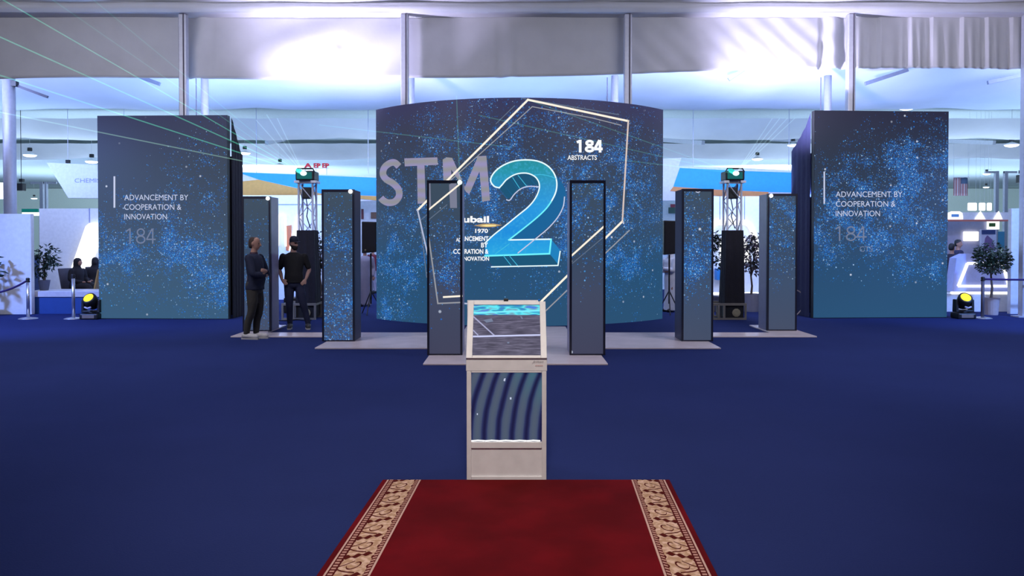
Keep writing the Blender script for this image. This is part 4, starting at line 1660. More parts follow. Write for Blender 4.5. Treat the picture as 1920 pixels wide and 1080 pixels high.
def leafmat(name, c0, c1):
    m, nt, b = new_mat(name)
    tc = nt.nodes.new('ShaderNodeTexCoord')
    nz = nt.nodes.new('ShaderNodeTexNoise')
    nz.inputs['Scale'].default_value = 9
    nt.links.new(tc.outputs['Object'], nz.inputs['Vector'])
    nt.links.new(ramp(nt, nz.outputs['Fac'], [(0.35, c0), (0.65, c1)]), b.inputs['Base Color'])
    b.inputs['Roughness'].default_value = 0.6
    return m


LF_dark = leafmat('leaf_dark', (0.006, 0.02, 0.016, 1), (0.02, 0.055, 0.035, 1))
LF_mid = leafmat('leaf_mid', (0.012, 0.035, 0.02, 1), (0.05, 0.09, 0.055, 1))
LF_red = leafmat('leaf_purple', (0.03, 0.05, 0.035, 1), (0.16, 0.11, 0.17, 1))
M_potgrey = pmat('pot_grey', (0.10, 0.11, 0.17, 1), 0.6)
M_potcream = pmat('pot_cream', (0.50, 0.44, 0.44, 1), 0.6)
M_potlilac = pmat('pot_lilac', (0.26, 0.27, 0.36, 1), 0.6)

# ------------------------------------------------------------------ left stand
YP = 17.2
xr = xat(58, YP)
g = G(); g.box(xat(-160, YP), xr, YP, YP + 0.12, 0, zat(401, YP))
o = g.build('partition_panel', M_white, bevel=0.01)
tag(o, 'plain white partition panel at the left edge behind the rope', 'partition')
# low counter with a white ledge
YCn = 17.35
zc0 = zat(557, YCn)
zc1 = zat(546, YCn)
r = thing('planter_counter', 'low blue counter with white ledge carrying a potted plant', 'counter', (xat(120, YCn), YCn + 0.4, 0))
xl0, xl1 = xat(60, YCn), xat(215, YCn)
g = G(); g.prism([(xat(44, YCn), 0.0), (xl1, 0.0), (xl1, zc0), (xat(51, YCn), zc0)], YCn + 0.03, YCn + 0.75)
g.build('front', pmat('counter_blue', (0.02, 0.07, 0.28, 1), 0.5), r)
g = G(); g.box(xat(48, YCn), xl1, YCn, YCn + 0.8, zc0, zc1); g.build('ledge', pmat('ledge_white', (0.62, 0.6, 0.66, 1), 0.4), r, bevel=0.01)
g = G(); g.bar((xat(39, YCn), YCn + 0.01, 0.02), (xat(50, YCn), YCn + 0.01, zc0), 0.05); g.build('edge_strip', M_white, r)
pp = at(83, 545, YCn + 0.35)
plant('small leafy tree in a grey pot on the blue counter', pp.x, YCn + 0.35, zc1, (0.09, 0.13, 0.24), 0.62, [(-0.1, 0.72, 0.26, 0.22), (0.06, 0.86, 0.26, 0.2), (-0.12, 0.42, 0.16, 0.16), (0.18, 0.62, 0.16, 0.12)], 420, 0.10, LF_dark, M_potgrey, seed=3)
# white back wall of the stand with its slanting light
YW = 20.5
r = thing('stand_wall', 'tall white exhibition wall with a slanting band of light', 'exhibition wall', (xat(130, YW), YW, 0))
g = G(); g.box(xat(74, YW), xat(430, YW), YW, YW + 0.15, 0, zat(391, YW)); g.build('panel', M_white, r)
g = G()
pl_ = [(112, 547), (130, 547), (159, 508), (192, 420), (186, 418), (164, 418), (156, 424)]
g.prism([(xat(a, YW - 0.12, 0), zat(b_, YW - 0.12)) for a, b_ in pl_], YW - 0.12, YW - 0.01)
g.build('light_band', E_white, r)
g = G(); g.box(xat(168, YW), xat(169.5, YW), YW - 0.02, YW, zat(418, YW), zat(391, YW)); g.build('seam', M_ash, r)
# leafy plant at the very edge
p = ground(-10, 596)
plant('dark leafy plant peeking in at the left edge', p.x - 0.42, 16.68, 0, (0.16, 0.2, 0.35), 1.0, [(0.0, 1.25, 0.3, 0.25), (0.05, 0.95, 0.26, 0.2)], 60, 0.22, LF_dark, M_potgrey, seed=9)
# green fascia and light box
o = G().box(xat(42, 24), xat(72, 24), 24, 24.2, zat(398, 24), zat(392, 24)).build('fascia_sign', pmat('sign_green', (0.0, 0.30, 0.16, 1), 0.4))
r = thing('shop_stand', 'narrow lit stand with green fascia behind the partition', 'stand', (xat(57, 24), 24.4, 0))
bpy.data.objects.remove(o)
G().box(xat(41, 24), xat(72, 24), 24, 24.2, zat(398, 24), zat(391.5, 24)).build('fascia', pmat('sign_green', (0.0, 0.30, 0.16, 1), 0.4), r)
G().box(xat(40, 24), xat(75, 24), 24.05, 24.25, zat(404, 24), zat(398, 24)).build('lintel', E_white, r)
G().box(xat(40, 24), xat(76, 24), 24.9, 25, 0, zat(404, 24)).build('back_panel', pmat('stand_beige', (0.42, 0.40, 0.36, 1), 0.6), r)
for k, (a, b_) in enumerate(((440, 0), (460, 1), (480, 0))):
    G().box(xat(56, 24), xat(74, 24), 24.5, 24.9, zat(a + 2, 24), zat(a, 24)).build('shelf', M_white, r)
    G().box(xat(60, 24), xat(64, 24), 24.55, 24.75, zat(a, 24), zat(a - 9, 24)).build('display_box', pmat('box_mix_%d' % b_, ((0.3, 0.12, 0.1, 1), (0.5, 0.42, 0.2, 1))[b_], 0.5), r)
o = G().box(xat(-30, 21), xat(7, 21), 21, 21.12, zat(373, 21), zat(342, 21)).build('light_box', E_white, bevel=0.05)
tag(o, 'glowing white light box at the left edge of the photo', 'light box')
# hanging sign
YS = 23.0
r = thing('hanging_sign', 'large pale slanting sign hung left of the left video wall', 'sign', (xat(150, YS), YS, zat(340, YS)))
g = G(); g.prism([(xat(a, YS), zat(b_, YS)) for a, b_ in [(89, 305), (300, 314), (290, 373), (129, 371)]], YS, YS + 0.2)
g.build('board', M_white, r)
text_on('CHEMISTRY', 140, 214, 334.5, 342.5, plane_surf((0, YS - 0.004), (1, YS - 0.004)), 0.004, 'lettering', M_ash, r)
for px in (124, 230):
    a = at(px, 306, YS)
    G().tube([(a.x, YS + 0.1, a.z - 0.05), (a.x, YS + 0.1, 7.56)], 0.01, 6).build('cable', M_alu, r)
    G().cbox((a.x, YS + 0.1, a.z + 0.06), (0.1, 0.1, 0.1)).build('hook', M_black, r)
# hung loudspeakers
for (px, y0, y1, lab) in ((40, 344, 358, 'small dark loudspeaker hung beside the stout left pole'), (1914, 328, 343, 'small dark loudspeaker hung near the right edge')):
    a = at(px, (y0 + y1) / 2, 30)
    r = thing('hanging_speaker', lab, 'loudspeaker', tuple(a), 'hanging loudspeakers')
    h = (y1 - y0) / 46.7
    G().cbox(a, (0.24, 0.25, h)).build('cabinet', M_black, r, bevel=0.02)
    G().tube([(a.x, a.y, a.z + h / 2), (a.x, a.y, 7.56)], 0.012, 6).build('rod', M_black, r)
    G().cbox((a.x + 0.02, a.y, a.z + h / 2 + 0.12), (0.14, 0.14, 0.12)).build('bracket', M_black, r)

# distant truss legs
for k, (px, y0, lab) in enumerate([(80, 392, 'thin grey truss leg at the far left, nearer the pole'), (86.5, 392, 'grey truss leg at the far left, under the hanging sign'),
                                   (1867, 395, 'slim grey post standing right of the flag'), (1884, 395, 'slim grey post nearest the right edge')]):
    Yd = 46
    r = thing('truss_leg', lab, 'post', (xat(px, Yd), Yd, 0), 'distant posts')
    wd = 0.10
    Yd += 0 if k in (0, 2) else 0.6
    ztp = zat(341 if k < 2 else 321, Yd)
    G().box(xat(px, Yd) - wd, xat(px, Yd) + wd, Yd - wd, Yd + wd, 0, ztp).build('shaft', pmat('post_grey', (0.34, 0.35, 0.42, 1), 0.5), r)
    G().box(xat(px, Yd) - (0.7 if k in (0, 2) else 0.1), xat(px, Yd) + (0.1 if k in (0, 2) else 0.7), Yd - 0.05, Yd + 0.05, ztp - 0.12, ztp).build('cross_arm', pmat('post_grey', (0.3, 0.3, 0.36, 1), 0.5), r)

# ------------------------------------------------------------------ people
M_skin = pmat('skin', (0.42, 0.22, 0.15, 1), 0.55)
M_skin2 = pmat('skin_tan', (0.36, 0.20, 0.15, 1), 0.55)


def limb(g, pts, rads, n=12):
    P_ = smooth_path([Vector(p) for p in pts], 5)
    m_ = len(pts) - 1
    rr3 = []
    for i in range(len(P_)):
        f = i / 5
        k = min(int(f), m_ - 1)
        t_ = f - k
        t_ = t_ * t_ * (3 - 2 * t_)
        a, b2 = rads[k], rads[k + 1]
        rr3.append(a + (b2 - a) * t_)
    g.tube(P_, rr3, n)
    e, s_ = P_[-1], P_[0]
    g.ball(tuple(s_), rads[0] * 0.98, 10, 8)
    g.ball(tuple(e), rads[-1] * 0.98, 10, 8)


TORSO = [(0, 0.0, 0.80, .10, .09), (0, 0.0, 0.84, .155, .115), (0, 0.005, 0.92, .172, .125), (0, 0.0, 1.02, .160, .118), (0, 0.0, 1.10, .152, .112), (0, -0.005, 1.22, .168, .122), (0, 0.0, 1.33, .182, .118), (0, 0.005, 1.40, .178, .10), (0, 0.012, 1.445, .125, .08), (0, 0.015, 1.475, .07, .062)]


def person(label, loc, rotz, arms, feet, head_turn=0.0, H=1.75, skin=M_skin, hair=None, hairmat=None, cap=None, beard=None, top=None, topmat=None, sleeve='long',
           trousers=None, shoes=None, robe=None, belly=0.0, group=None, headtilt=0.0, detail=True, cuffs=None, collar=None):
    k = H / 1.76
    Mx = Matrix.Translation(Vector(loc)) @ Matrix.Rotation(rotz, 4, 'Z') @ Matrix.Scale(k, 4)
    r = thing('person', label, 'person', loc, group)
    hips = [(-0.09, 0, 0.86), (0.09, 0, 0.86)]
    HM = Mx @ Matrix.Translation((0, 0.0, 1.52)) @ Matrix.Rotation(head_turn, 4, 'Z') @ Matrix.Rotation(headtilt, 4, 'X') @ Matrix.Translation((0, 0.0, -1.52))
    legs = []
    for h, f in zip(hips, feet):
        kn = ((h[0] * 0.5 + f[0] * 0.5) * 1.0, (h[1] + f[1]) / 2 - 0.035, 0.475)
        an = (f[0], f[1] + 0.015, 0.085)
        legs.append((h, kn, an, f))
    g = G(Mx)
    g.loft(TORSO, 20)
    for (h, kn, an, f) in legs:
        limb(g, [h, ((h[0] + kn[0]) / 2, (h[1] + kn[1]) / 2 - 0.01, 0.67), kn, ((kn[0] + an[0]) / 2, (kn[1] + an[1]) / 2 + 0.02, 0.30), an], [0.088, 0.076, 0.055, 0.052, 0.036])
        g.tube([(f[0], f[1] + 0.05, 0.05), (f[0], f[1] - 0.06, 0.045), (f[0] + 0.01 * (1 if f[0] > 0 else -1), f[1] - 0.17, 0.032)], [0.040, 0.042, 0.030], 10)
    for ar in arms:
        sh, el, wr, ha = ar
        limb(g, [sh, tuple(Vector(sh).lerp(Vector(el), .5)), el, tuple(Vector(el).lerp(Vector(wr), .4)), wr], [0.054, 0.048, 0.038, 0.039, 0.027])
        w_, h_ = Vector(wr), Vector(ha)
        d_ = (h_ - w_).normalized()
        side = d_.cross(Vector((0, -1, 0)))
        if side.length < 0.2:
            side = d_.cross(Vector((0, 0, 1)))
        side.normalize()
        g.tube([w_, w_ + d_ * 0.045, w_ + d_ * 0.09], [(0.026, 0.02), (0.038, 0.018), (0.036, 0.015)], 10)
        nrm = d_.cross(side)
        for fi, (o_, L_) in enumerate(((-0.030, 0.062), (-0.010, 0.072), (0.010, 0.068), (0.029, 0.052))):
            b0 = w_ + d_ * 0.085 + side * o_
            g.tube([b0, b0 + d_ * (L_ * 0.55) + nrm * 0.006, b0 + d_ * (L_ * 0.9) + nrm * 0.026], [0.0095, 0.009, 0.0075], 8)
        t0 = w_ + d_ * 0.03 + side * (-0.03)
        g.tube([t0, t0 + d_ * 0.035 - side * 0.022, t0 + d_ * 0.065 - side * 0.026], [0.012, 0.011, 0.009], 8)
    # neck and head
    g.M = HM
    g.loft([(0, 0.012, 1.44, .068, .064), (0, 0.008, 1.49, .056, .058), (0, 0.004, 1.54, .053, .056), (0, 0.0, 1.58, .052, .055)], 14)
    g.loft([(0, -0.020, 1.545, .030, .040), (0, -0.016, 1.56, .046, .062), (0, -0.008, 1.585, .058, .080), (0, 0.0, 1.62, .067, .090), (0, 0.004, 1.655, .073, .095), (0, 0.006, 1.69, .075, .096),
            (0, 0.008, 1.72, .070, .090), (0, 0.008, 1.745, .055, .072), (0, 0.008, 1.758, .030, .040)], 20)
    g.tube([(0, -0.090, 1.665), (0, -0.104, 1.64), (0, -0.112, 1.622), (0, -0.088, 1.612)], [0.009, 0.013, 0.017, 0.010], 8)
    for sx in (-1, 1):
        g.ball((sx * 0.075, 0.012, 1.645), (0.010, 0.020, 0.032), 10, 8)
    g.build('body', skin, r, remesh=0.0105, smooth=True)
    if detail:
        for sx in (-1, 1):
            e_ = G(HM); e_.ball((sx * 0.030, -0.083, 1.657), (0.013, 0.009, 0.008), 10, 6)
            e_.build('eye', pmat('eye_dark', (0.03, 0.02, 0.02, 1), 0.3), r, smooth=True)
        e_ = G(HM); e_.ball((0, -0.086, 1.590), (0.022, 0.010, 0.006), 10, 6)
        e_.build('mouth', pmat('lip', (0.24, 0.09, 0.08, 1), 0.5), r, smooth=True)
    if top:
        g = G(Mx)
        inf = 0.014
        lo = top
        for (cx, cy, cz, rx, ry) in [t_ for t_ in TORSO]:
            pass
        rings = [(cx, cy - belly * math.exp(-((cz - 1.06) / 0.13) ** 2), cz, rx + inf, ry + inf + belly * 0.6 * math.exp(-((cz - 1.06) / 0.13) ** 2)) for (cx, cy, cz, rx, ry) in TORSO if cz >= lo]
        f0 = rings[0]
        rings = [(f0[0], f0[1], lo - 0.01, f0[3] + 0.004, f0[4] + 0.004)] + rings
        g.loft(rings, 20)
        for ar in arms:
            sh, el, wr, ha = (Vector(q_) for q_ in ar)
            if sleeve == 'long':
                limb(g, [sh, sh.lerp(el, .5), el, el.lerp(wr, .5), el.lerp(wr, .93)], [0.072, 0.066, 0.055, 0.052, 0.042])
            else:
                limb(g, [sh, sh.lerp(el, .45), sh.lerp(el, .8)], [0.064, 0.060, 0.058])
        g.build('shirt' if sleeve != 'long' else 'jacket', topmat, r, remesh=0.012, smooth=True)
    if collar:
        g = G(Mx)
        g.loft([(0, 0.012, 1.455, .082, .074), (0, 0.010, 1.50, .066, .064)], 16)
        g.build('collar', collar, r)
    if trousers:
        g = G(Mx)
        g.loft([(0, 0, 0.79, .11, .10), (0, 0, 0.83, .166, .124), (0, .005, 0.92, .182, .134), (0, 0, 1.0, .172, .126)], 20)
        for (h, kn, an, f) in legs:
            limb(g, [h, ((h[0] + kn[0]) / 2, (h[1] + kn[1]) / 2 - 0.01, 0.67), kn, ((kn[0] + an[0]) / 2, (kn[1] + an[1]) / 2 + 0.015, 0.30), (an[0], an[1], 0.10)], [0.098, 0.090, 0.070, 0.063, 0.053])
        g.build('trousers', trousers, r, remesh=0.013, smooth=True)
    if shoes:
        for (h, kn, an, f) in legs:
            g = G(Mx)
            sx = 1 if f[0] > 0 else -1
            g.tube([(f[0], f[1] + 0.085, 0.052), (f[0], f[1] + 0.03, 0.060), (f[0], f[1] - 0.06, 0.055), (f[0] + sx * 0.008, f[1] - 0.15, 0.042), (f[0] + sx * 0.01, f[1] - 0.20, 0.030)],
                   [(0.038, 0.048), (0.044, 0.058), (0.048, 0.052), (0.050, 0.040), (0.034, 0.026)], 14)
            sh_ = g.build('shoe', shoes, r, smooth=True)
            if detail:
                g2 = G(Mx)
                g2.prism_z([(f[0] - 0.04, f[1] + 0.095), (f[0] + 0.04, f[1] + 0.095), (f[0] + 0.05, f[1] - 0.1), (f[0] + 0.03 + sx * 0.01, f[1] - 0.215), (f[0] - 0.03 + sx * 0.01, f[1] - 0.215), (f[0] - 0.05, f[1] - 0.1)], 0.0, 0.024)
                g2.build('sole', pmat('sole_pale', (0.5, 0.47, 0.42, 1), 0.6), sh_)
    if robe:
        g = G(Mx)
        g.loft([(0, 0, 0.04, .20, .17), (0, 0, 0.3, .185, .15), (0, 0, 0.6, .175, .14), (0, 0, 0.9, .185, .145), (0, 0, 1.05, .172, .135), (0, 0, 1.22, .185, .14), (0, 0, 1.34, .198, .135), (0, .005, 1.41, .19, .112), (0, .012, 1.455, .13, .09), (0, .012, 1.49, .075, .07)], 24)
        for ar in arms:
            sh, el, wr, ha = (Vector(q_) for q_ in ar)
            limb(g, [sh, sh.lerp(el, .5), el, el.lerp(wr, .5), el.lerp(wr, .95)], [0.074, 0.068, 0.060, 0.056, 0.05])
        g.build('robe', robe, r, remesh=0.014, smooth=True)
    if hair:
        g = G(HM)
        if hair == 'balding':
            g.loft([(0, 0.050, 1.565, .050, .040), (0, 0.045, 1.60, .064, .058), (0, 0.035, 1.64, .074, .072), (0, 0.030, 1.675, .078, .078), (0, 0.022, 1.705, .077, .082), (0, 0.018, 1.735, .066, .072), (0, 0.018, 1.757, .045, .05)], 20)
        elif hair == 'short':
            g.loft([(0, 0.045, 1.585, .055, .05), (0, 0.035, 1.63, .076, .070), (0, 0.022, 1.67, .080, .084), (0, 0.012, 1.70, .080, .094), (0, 0.010, 1.735, .070, .088), (0, 0.010, 1.765, .045, .058), (0, 0.01, 1.775, .02, .025)], 20)
        elif hair == 'scarf':
            g.loft([(0, 0.012, 1.40, .15, .11), (0, 0.02, 1.48, .105, .095), (0, 0.022, 1.55, .088, .085), (0, 0.024, 1.62, .088, .092), (0, 0.020, 1.68, .088, .100), (0, 0.014, 1.73, .076, .09), (0, 0.010, 1.77, .045, .055), (0, 0.01, 1.782, .02, .02)], 20)
        g.build('hair' if hair != 'scarf' else 'headscarf', hairmat, r, smooth=True)
    if cap:
        g = G(HM)
        g.loft([(0, 0.008, 1.685, .084, .103), (0, 0.008, 1.72, .083, .101), (0, 0.010, 1.755, .073, .088), (0, 0.010, 1.782, .05, .06), (0, 0.01, 1.79, .02, .025)], 22)
        c2 = g.build('cap', cap, r, smooth=True)
        g = G(HM)
        g.loft([(0, -0.085, 1.690, .068, .078), (0, -0.085, 1.700, .066, .074)], 18)
        g.build('brim', cap, c2)
    if beard:
        g = G(HM)
        g.loft([(0, -0.034, 1.525, .030, .045), (0, -0.026, 1.545, .050, .070), (0, -0.018, 1.57, .060, .083), (0, -0.012, 1.592, .064, .084), (0, -0.004, 1.612, .068, .084)], 18)
        g.build('beard', beard, r, smooth=True)
    return r


# man in navy jacket, arms folded, in profile
crossed = [((0.19, 0.0, 1.40), (0.235, -0.10, 1.13), (0.0, -0.225, 1.17), (-0.10, -0.215, 1.19)),
           ((-0.19, 0.0, 1.40), (-0.235, -0.10, 1.13), (-0.02, -0.205, 1.10), (0.09, -0.20, 1.10))]
gp = ground(476, 636)
M_navy = pmat('navy_cloth', (0.010, 0.013, 0.035, 1), 0.85, bump=0.15, bscale=25)
M_olive = pmat('olive_cloth', (0.055, 0.047, 0.036, 1), 0.9, bump=0.15, bscale=25)
person('man in navy jacket with folded arms, olive trousers and white sneakers', (gp.x, gp.y + 0.05, 0.0), R(80), crossed, [(-0.07, 0.10, 0), (0.075, 0.0, 0)], H=1.77, head_turn=R(6), belly=0.035,
       hair='balding', hairmat=pmat('hair_brown', (0.05, 0.026, 0.018, 1), 0.8), top=0.86, topmat=M_navy, trousers=M_olive, shoes=pmat('sneaker_white', (0.66, 0.60, 0.55, 1), 0.6), headtilt=R(4), collar=pmat('collar_plum', (0.05, 0.02, 0.04, 1), 0.8))
# man in black T-shirt and cap, hands in pockets
gp = ground(551, 617)
pock = [((0.20, 0.0, 1.395), (0.285, 0.05, 1.14), (0.225, -0.075, 0.955), (0.165, -0.125, 0.885)),
        ((-0.20, 0.0, 1.395), (-0.262, 0.06, 1.14), (-0.215, -0.075, 0.955), (-0.150, -0.135, 0.885))]
person('man in black T-shirt and dark cap, hands in jeans pockets', (gp.x - 0.01, gp.y + 0.05, 0.0), R(14), pock, [(-0.08, 0.06, 0), (0.26, -0.02, 0)], head_turn=R(34), H=1.77, skin=M_skin2,
       hair='short', hairmat=M_black, cap=pmat('cap_navy', (0.010, 0.012, 0.028, 1), 0.8), beard=pmat('beard_black', (0.012, 0.009, 0.009, 1), 0.9), top=0.90, topmat=pmat('black_cotton', (0.007, 0.006, 0.007, 1), 0.9), sleeve='short',
       trousers=pmat('dark_denim', (0.012, 0.015, 0.045, 1), 0.85, bump=0.2, bscale=30), shoes=pmat('shoe_dark', (0.035, 0.03, 0.03, 1), 0.6), belly=0.02, headtilt=R(8))
down = [((0.20, 0.0, 1.40), (0.25, 0.03, 1.13), (0.24, -0.05, 0.90), (0.24, -0.06, 0.80)), ((-0.20, 0.0, 1.40), (-0.25, 0.03, 1.13), (-0.24, -0.05, 0.90), (-0.24, -0.06, 0.80))]
st = [(-0.09, 0.03, 0), (0.10, 0.0, 0)]
M_grey = pmat('grey_robe', (0.30, 0.26, 0.30, 1), 0.85)
Yb = 19.4
person('person in a grey robe standing under the left loudspeaker', (xat(684, Yb), Yb, 0), R(10), down, st, H=1.55, hair='short', hairmat=M_black, robe=M_grey, shoes=M_black, detail=False)
Yb = 17.9
person('person in a white robe standing under the right loudspeaker', (xat(1257, Yb), Yb, 0), R(-60), crossed, st, H=1.56, hair='scarf', hairmat=pmat('white_cloth', (0.80, 0.80, 0.82, 1), 0.8), robe=pmat('white_cloth', (0.8, 0.8, 0.82, 1), 0.8), shoes=M_black, detail=False)
Yb = 19.6
person('person in dark suit turned away beside the right video wall', (xat(1785, Yb), Yb, 0), R(120), down, st, H=1.62, hair='short', hairmat=M_black, top=0.86, topmat=pmat('dark_suit', (0.035, 0.028, 0.05, 1), 0.85), trousers=pmat('brown_cloth', (0.06, 0.035, 0.03, 1), 0.85), shoes=M_black, detail=False)
Yb = 20.8
person('person in dark blue jacket near the glowing right counter', (xat(1797, Yb), Yb, 0), R(40), down, st, H=1.72, hair='short', hairmat=M_black, top=0.86, topmat=pmat('ink_suit', (0.03, 0.03, 0.07, 1), 0.85), trousers=pmat('ink_trousers', (0.03, 0.025, 0.04, 1), 0.85), shoes=M_black, detail=False)
Yb = 24
person('person in dark red top far behind the left loudspeaker', (xat(699, Yb), Yb, 0), R(-30), down, st, H=1.5, hair='short', hairmat=M_black, top=0.86, topmat=pmat('red_cloth', (0.22, 0.03, 0.05, 1), 0.85), trousers=pmat('pale_trousers', (0.4, 0.36, 0.45, 1), 0.85), shoes=M_black, detail=False)


# two seated women in black and the golden chair between them
def seated(px, Y, label, turn, skin_show):
    x = xat(px, Y)
    r = thing('person', label, 'person', (x, Y, 0), 'seated women at the left stand')
    Mx = Matrix.Translation((x, Y, 0)) @ Matrix.Rotation(turn, 4, 'Z')
    g = G(Mx)
    g.loft([(0, 0.02, 0.46, .19, .17), (0, 0.02, 0.56, .20, .16), (0, 0.03, 0.72, .165, .13), (0, 0.02, 0.86, .185, .135), (0, 0.02, 0.95, .18, .115), (0, 0.02, 1.0, .12, .09), (0, 0.02, 1.05, .085, .08), (0, 0.01, 1.10, .088, .095), (0, 0.0, 1.17, .086, .105), (0, 0.0, 1.23, .072, .09), (0, 0.0, 1.265, .03, .04)], 20)
    for sx in (-1, 1):
        limb(g, [(sx * .10, 0.0, .52), (sx * .11, -.22, .54), (sx * .11, -.44, .50), (sx * .11, -.46, .28), (sx * .11, -.46, .07)], [.11, .105, .095, .10, .11])
        limb(g, [(sx * .18, .01, .93), (sx * .235, -.02, .72), (sx * .12, -.22, .66)], [.068, .06, .045])
    g.build('body', pmat('abaya_black', (0.012, 0.010, 0.016, 1), 0.85), r, remesh=0.014, smooth=True)
    g = G(Mx)
    g.ball((0, -0.062, 1.14), (0.058, 0.058, 0.075), 14, 10)
    g.build('face', M_skin if skin_show else pmat('veil', (0.02, 0.016, 0.02, 1), 0.9), r, smooth=True)
    for sx in (-1, 1):
        g = G(Mx); g.ball((sx * 0.11, -.52, .05), (0.05, 0.12, 0.05)); g.build('shoe', M_black, r, smooth=True)
    for sx in (-1, 1):
        g = G(Mx); g.ball((sx * 0.09, -.27, .655), (0.035, 0.06, 0.025), 10, 8); g.build('hand', M_skin, r, smooth=True)


def chair(px, Y, label, turn, mat, tilt=0.0):
    x = xat(px, Y)
    r = thing('visitor_chair', label, 'chair', (x, Y, 0), 'chairs at the left stand')
    Mx = Matrix.Translation((x, Y, 0)) @ Matrix.Rotation(turn, 4, 'Z')
    g = G(Mx); g.box(-.24, .24, -.24, .24, .38, .45); g.build('seat', mat, r, bevel=0.02)
    g = G(Mx); g.prism_x([(.22, .45), (.27, .45), (.38, 1.0), (.33, 1.0)], -.23, .23); g.build('backrest', mat, r, bevel=0.015)
    for sx in (-1, 1):
        for sy in (-1, 1):
            g = G(Mx); g.bar((sx * .2, sy * .2, 0), (sx * .2, sy * .2, .38), 0.04); g.build('leg', mat, r)


M_gold = pmat('golden_wood', (0.30, 0.17, 0.04, 1), 0.45)
seated(145, 18.98, 'seated woman in black abaya, farther from the left video wall', R(75), True)
chair(144, 18.98, 'dark chair under the left seated woman', R(75), M_ink)
chair(163, 18.42, 'golden wooden chair between the two seated women', R(-84), M_gold)
seated(178, 19.80, 'seated woman in black, half hidden by the left video wall', R(30), False)
chair(178, 19.82, 'dark chair under the woman beside the left video wall', R(30), M_ink)

# ------------------------------------------------------------------ stand between left tower and curved wall
YB = 21.5
r = thing('stand_wall', 'white exhibition booth with orange display behind the man in black', 'exhibition wall', (xat(540, YB), YB, 0))
g = G(); g.box(xat(440, YB), xat(640, YB), YB, YB + 0.15, 0, zat(366, YB)); g.build('panel', M_white, r)
g = G()
for a, b_ in (((521, 404), (535, 404)), ((535, 404), (536, 462)), ((521, 404), (521, 462))):
    A_, B_ = at(*a, YB - 0.08), at(*b_, YB - 0.08)
    g.bar(A_, B_, 0.045, 0.05, up=(0, 1, 0))
g.build('light_frame', E_white, r)
g = G(); g.prism([(xat(a, YB - 0.1), zat(b_, YB - 0.1)) for a, b_ in [(541, 470), (553, 470), (563, 402), (557, 402)]], YB - 0.1, YB - 0.01); g.build('light_band', E_white, r)
g = G(); g.prism([(xat(a, YB - 0.06), zat(b_, YB - 0.06)) for a, b_ in [(536, 424), (546, 422), (545, 445), (540, 470), (536, 470)]], YB - 0.06, YB - 0.01); g.build('display', pmat('orange_print', (0.55, 0.16, 0.05, 1), 0.5), r)
g = G(); g.box(xat(520, YB), xat(606, YB), YB - 0.02, YB, zat(384.5, YB), zat(382.5, YB)); g.build('seam', M_ash, r)
YB2 = 25.5
r = thing('stand_wall', 'pale back wall with two framed prints beside the curved wall', 'exhibition wall', (xat(690, YB2), YB2, 0))
g = G(); g.box(xat(640, YB2), xat(760, YB2), YB2, YB2 + 0.15, 0, zat(374, YB2)); g.build('panel', M_white, r)
g = G(); g.box(xat(678, YB2), xat(682, YB2), YB2 - 0.05, YB2 - 0.005, zat(411, YB2), zat(392, YB2)); g.build('print', pmat('print_maroon', (0.16, 0.04, 0.05, 1), 0.6), r)
g = G(); g.box(xat(696, YB2), xat(708, YB2), YB2 - 0.05, YB2 - 0.005, zat(410, YB2), zat(398, YB2)); g.build('print', pmat('print_brown', (0.22, 0.12, 0.08, 1), 0.6), r)

# hanging ring banners
M_bblue = pmat('banner_blue', (0.04, 0.44, 1.0, 1), 0.6)
M_byel = pmat('banner_ochre', (0.78, 0.44, 0.11, 1), 0.6)
M_bor = pmat('banner_orange', (0.80, 0.34, 0.12, 1), 0.6)


def banner(label, Y, px, parts, cables):
    r = thing('hanging_banner', label, 'banner', (xat(px, Y), Y, zat(345, Y)), 'hanging ring banners')
    for nm, poly, mat, off in parts:
        g = G(); g.prism([(xat(a, Y), zat(b_, Y)) for a, b_ in poly], Y - off, Y + 0.1 - off * 0.5); g.build(nm, mat, r)
    for c_ in cables:
        a = at(c_, 325, Y)
        G().tube([(a.x, Y + 0.05, a.z), (a.x, Y + 0.05, 7.56)], 0.012, 6).build('cable', M_alu, r)
    return r


banner('hanging blue and ochre banner left of the curved video wall', 24.0, 570,
       [('white_field', [(430, 322), (725, 331), (725, 376), (430, 382)], M_white, 0.0),
        ('blue_field', [(446, 323), (725, 334), (725, 368), (604, 363), (560, 353), (487, 337)], M_bblue, 0.02),
        ('ochre_field', [(430, 346), (446, 341), (486, 337), (560, 354), (606, 364), (725, 369), (725, 378), (660, 371), (606, 369), (430, 369)], M_byel, 0.03),
        ], (480, 690))
banner('hanging blue and orange banner right of the curved video wall', 24.0, 1390,
       [('white_field', [(1225, 298), (1277, 296), (1272, 312), (1400, 315), (1530, 322), (1525, 366), (1440, 374), (1250, 376), (1225, 376)], M_white, 0.0),
        ('blue_field', [(1274, 315), (1400, 321), (1530, 325), (1525, 362), (1440, 360), (1330, 355), (1262, 350)], M_bblue, 0.02),
        ('orange_field', [(1262, 350), (1330, 355), (1440, 360), (1438, 371), (1350, 368), (1256, 358)], M_bor, 0.03),
        ], (1300, 1480))
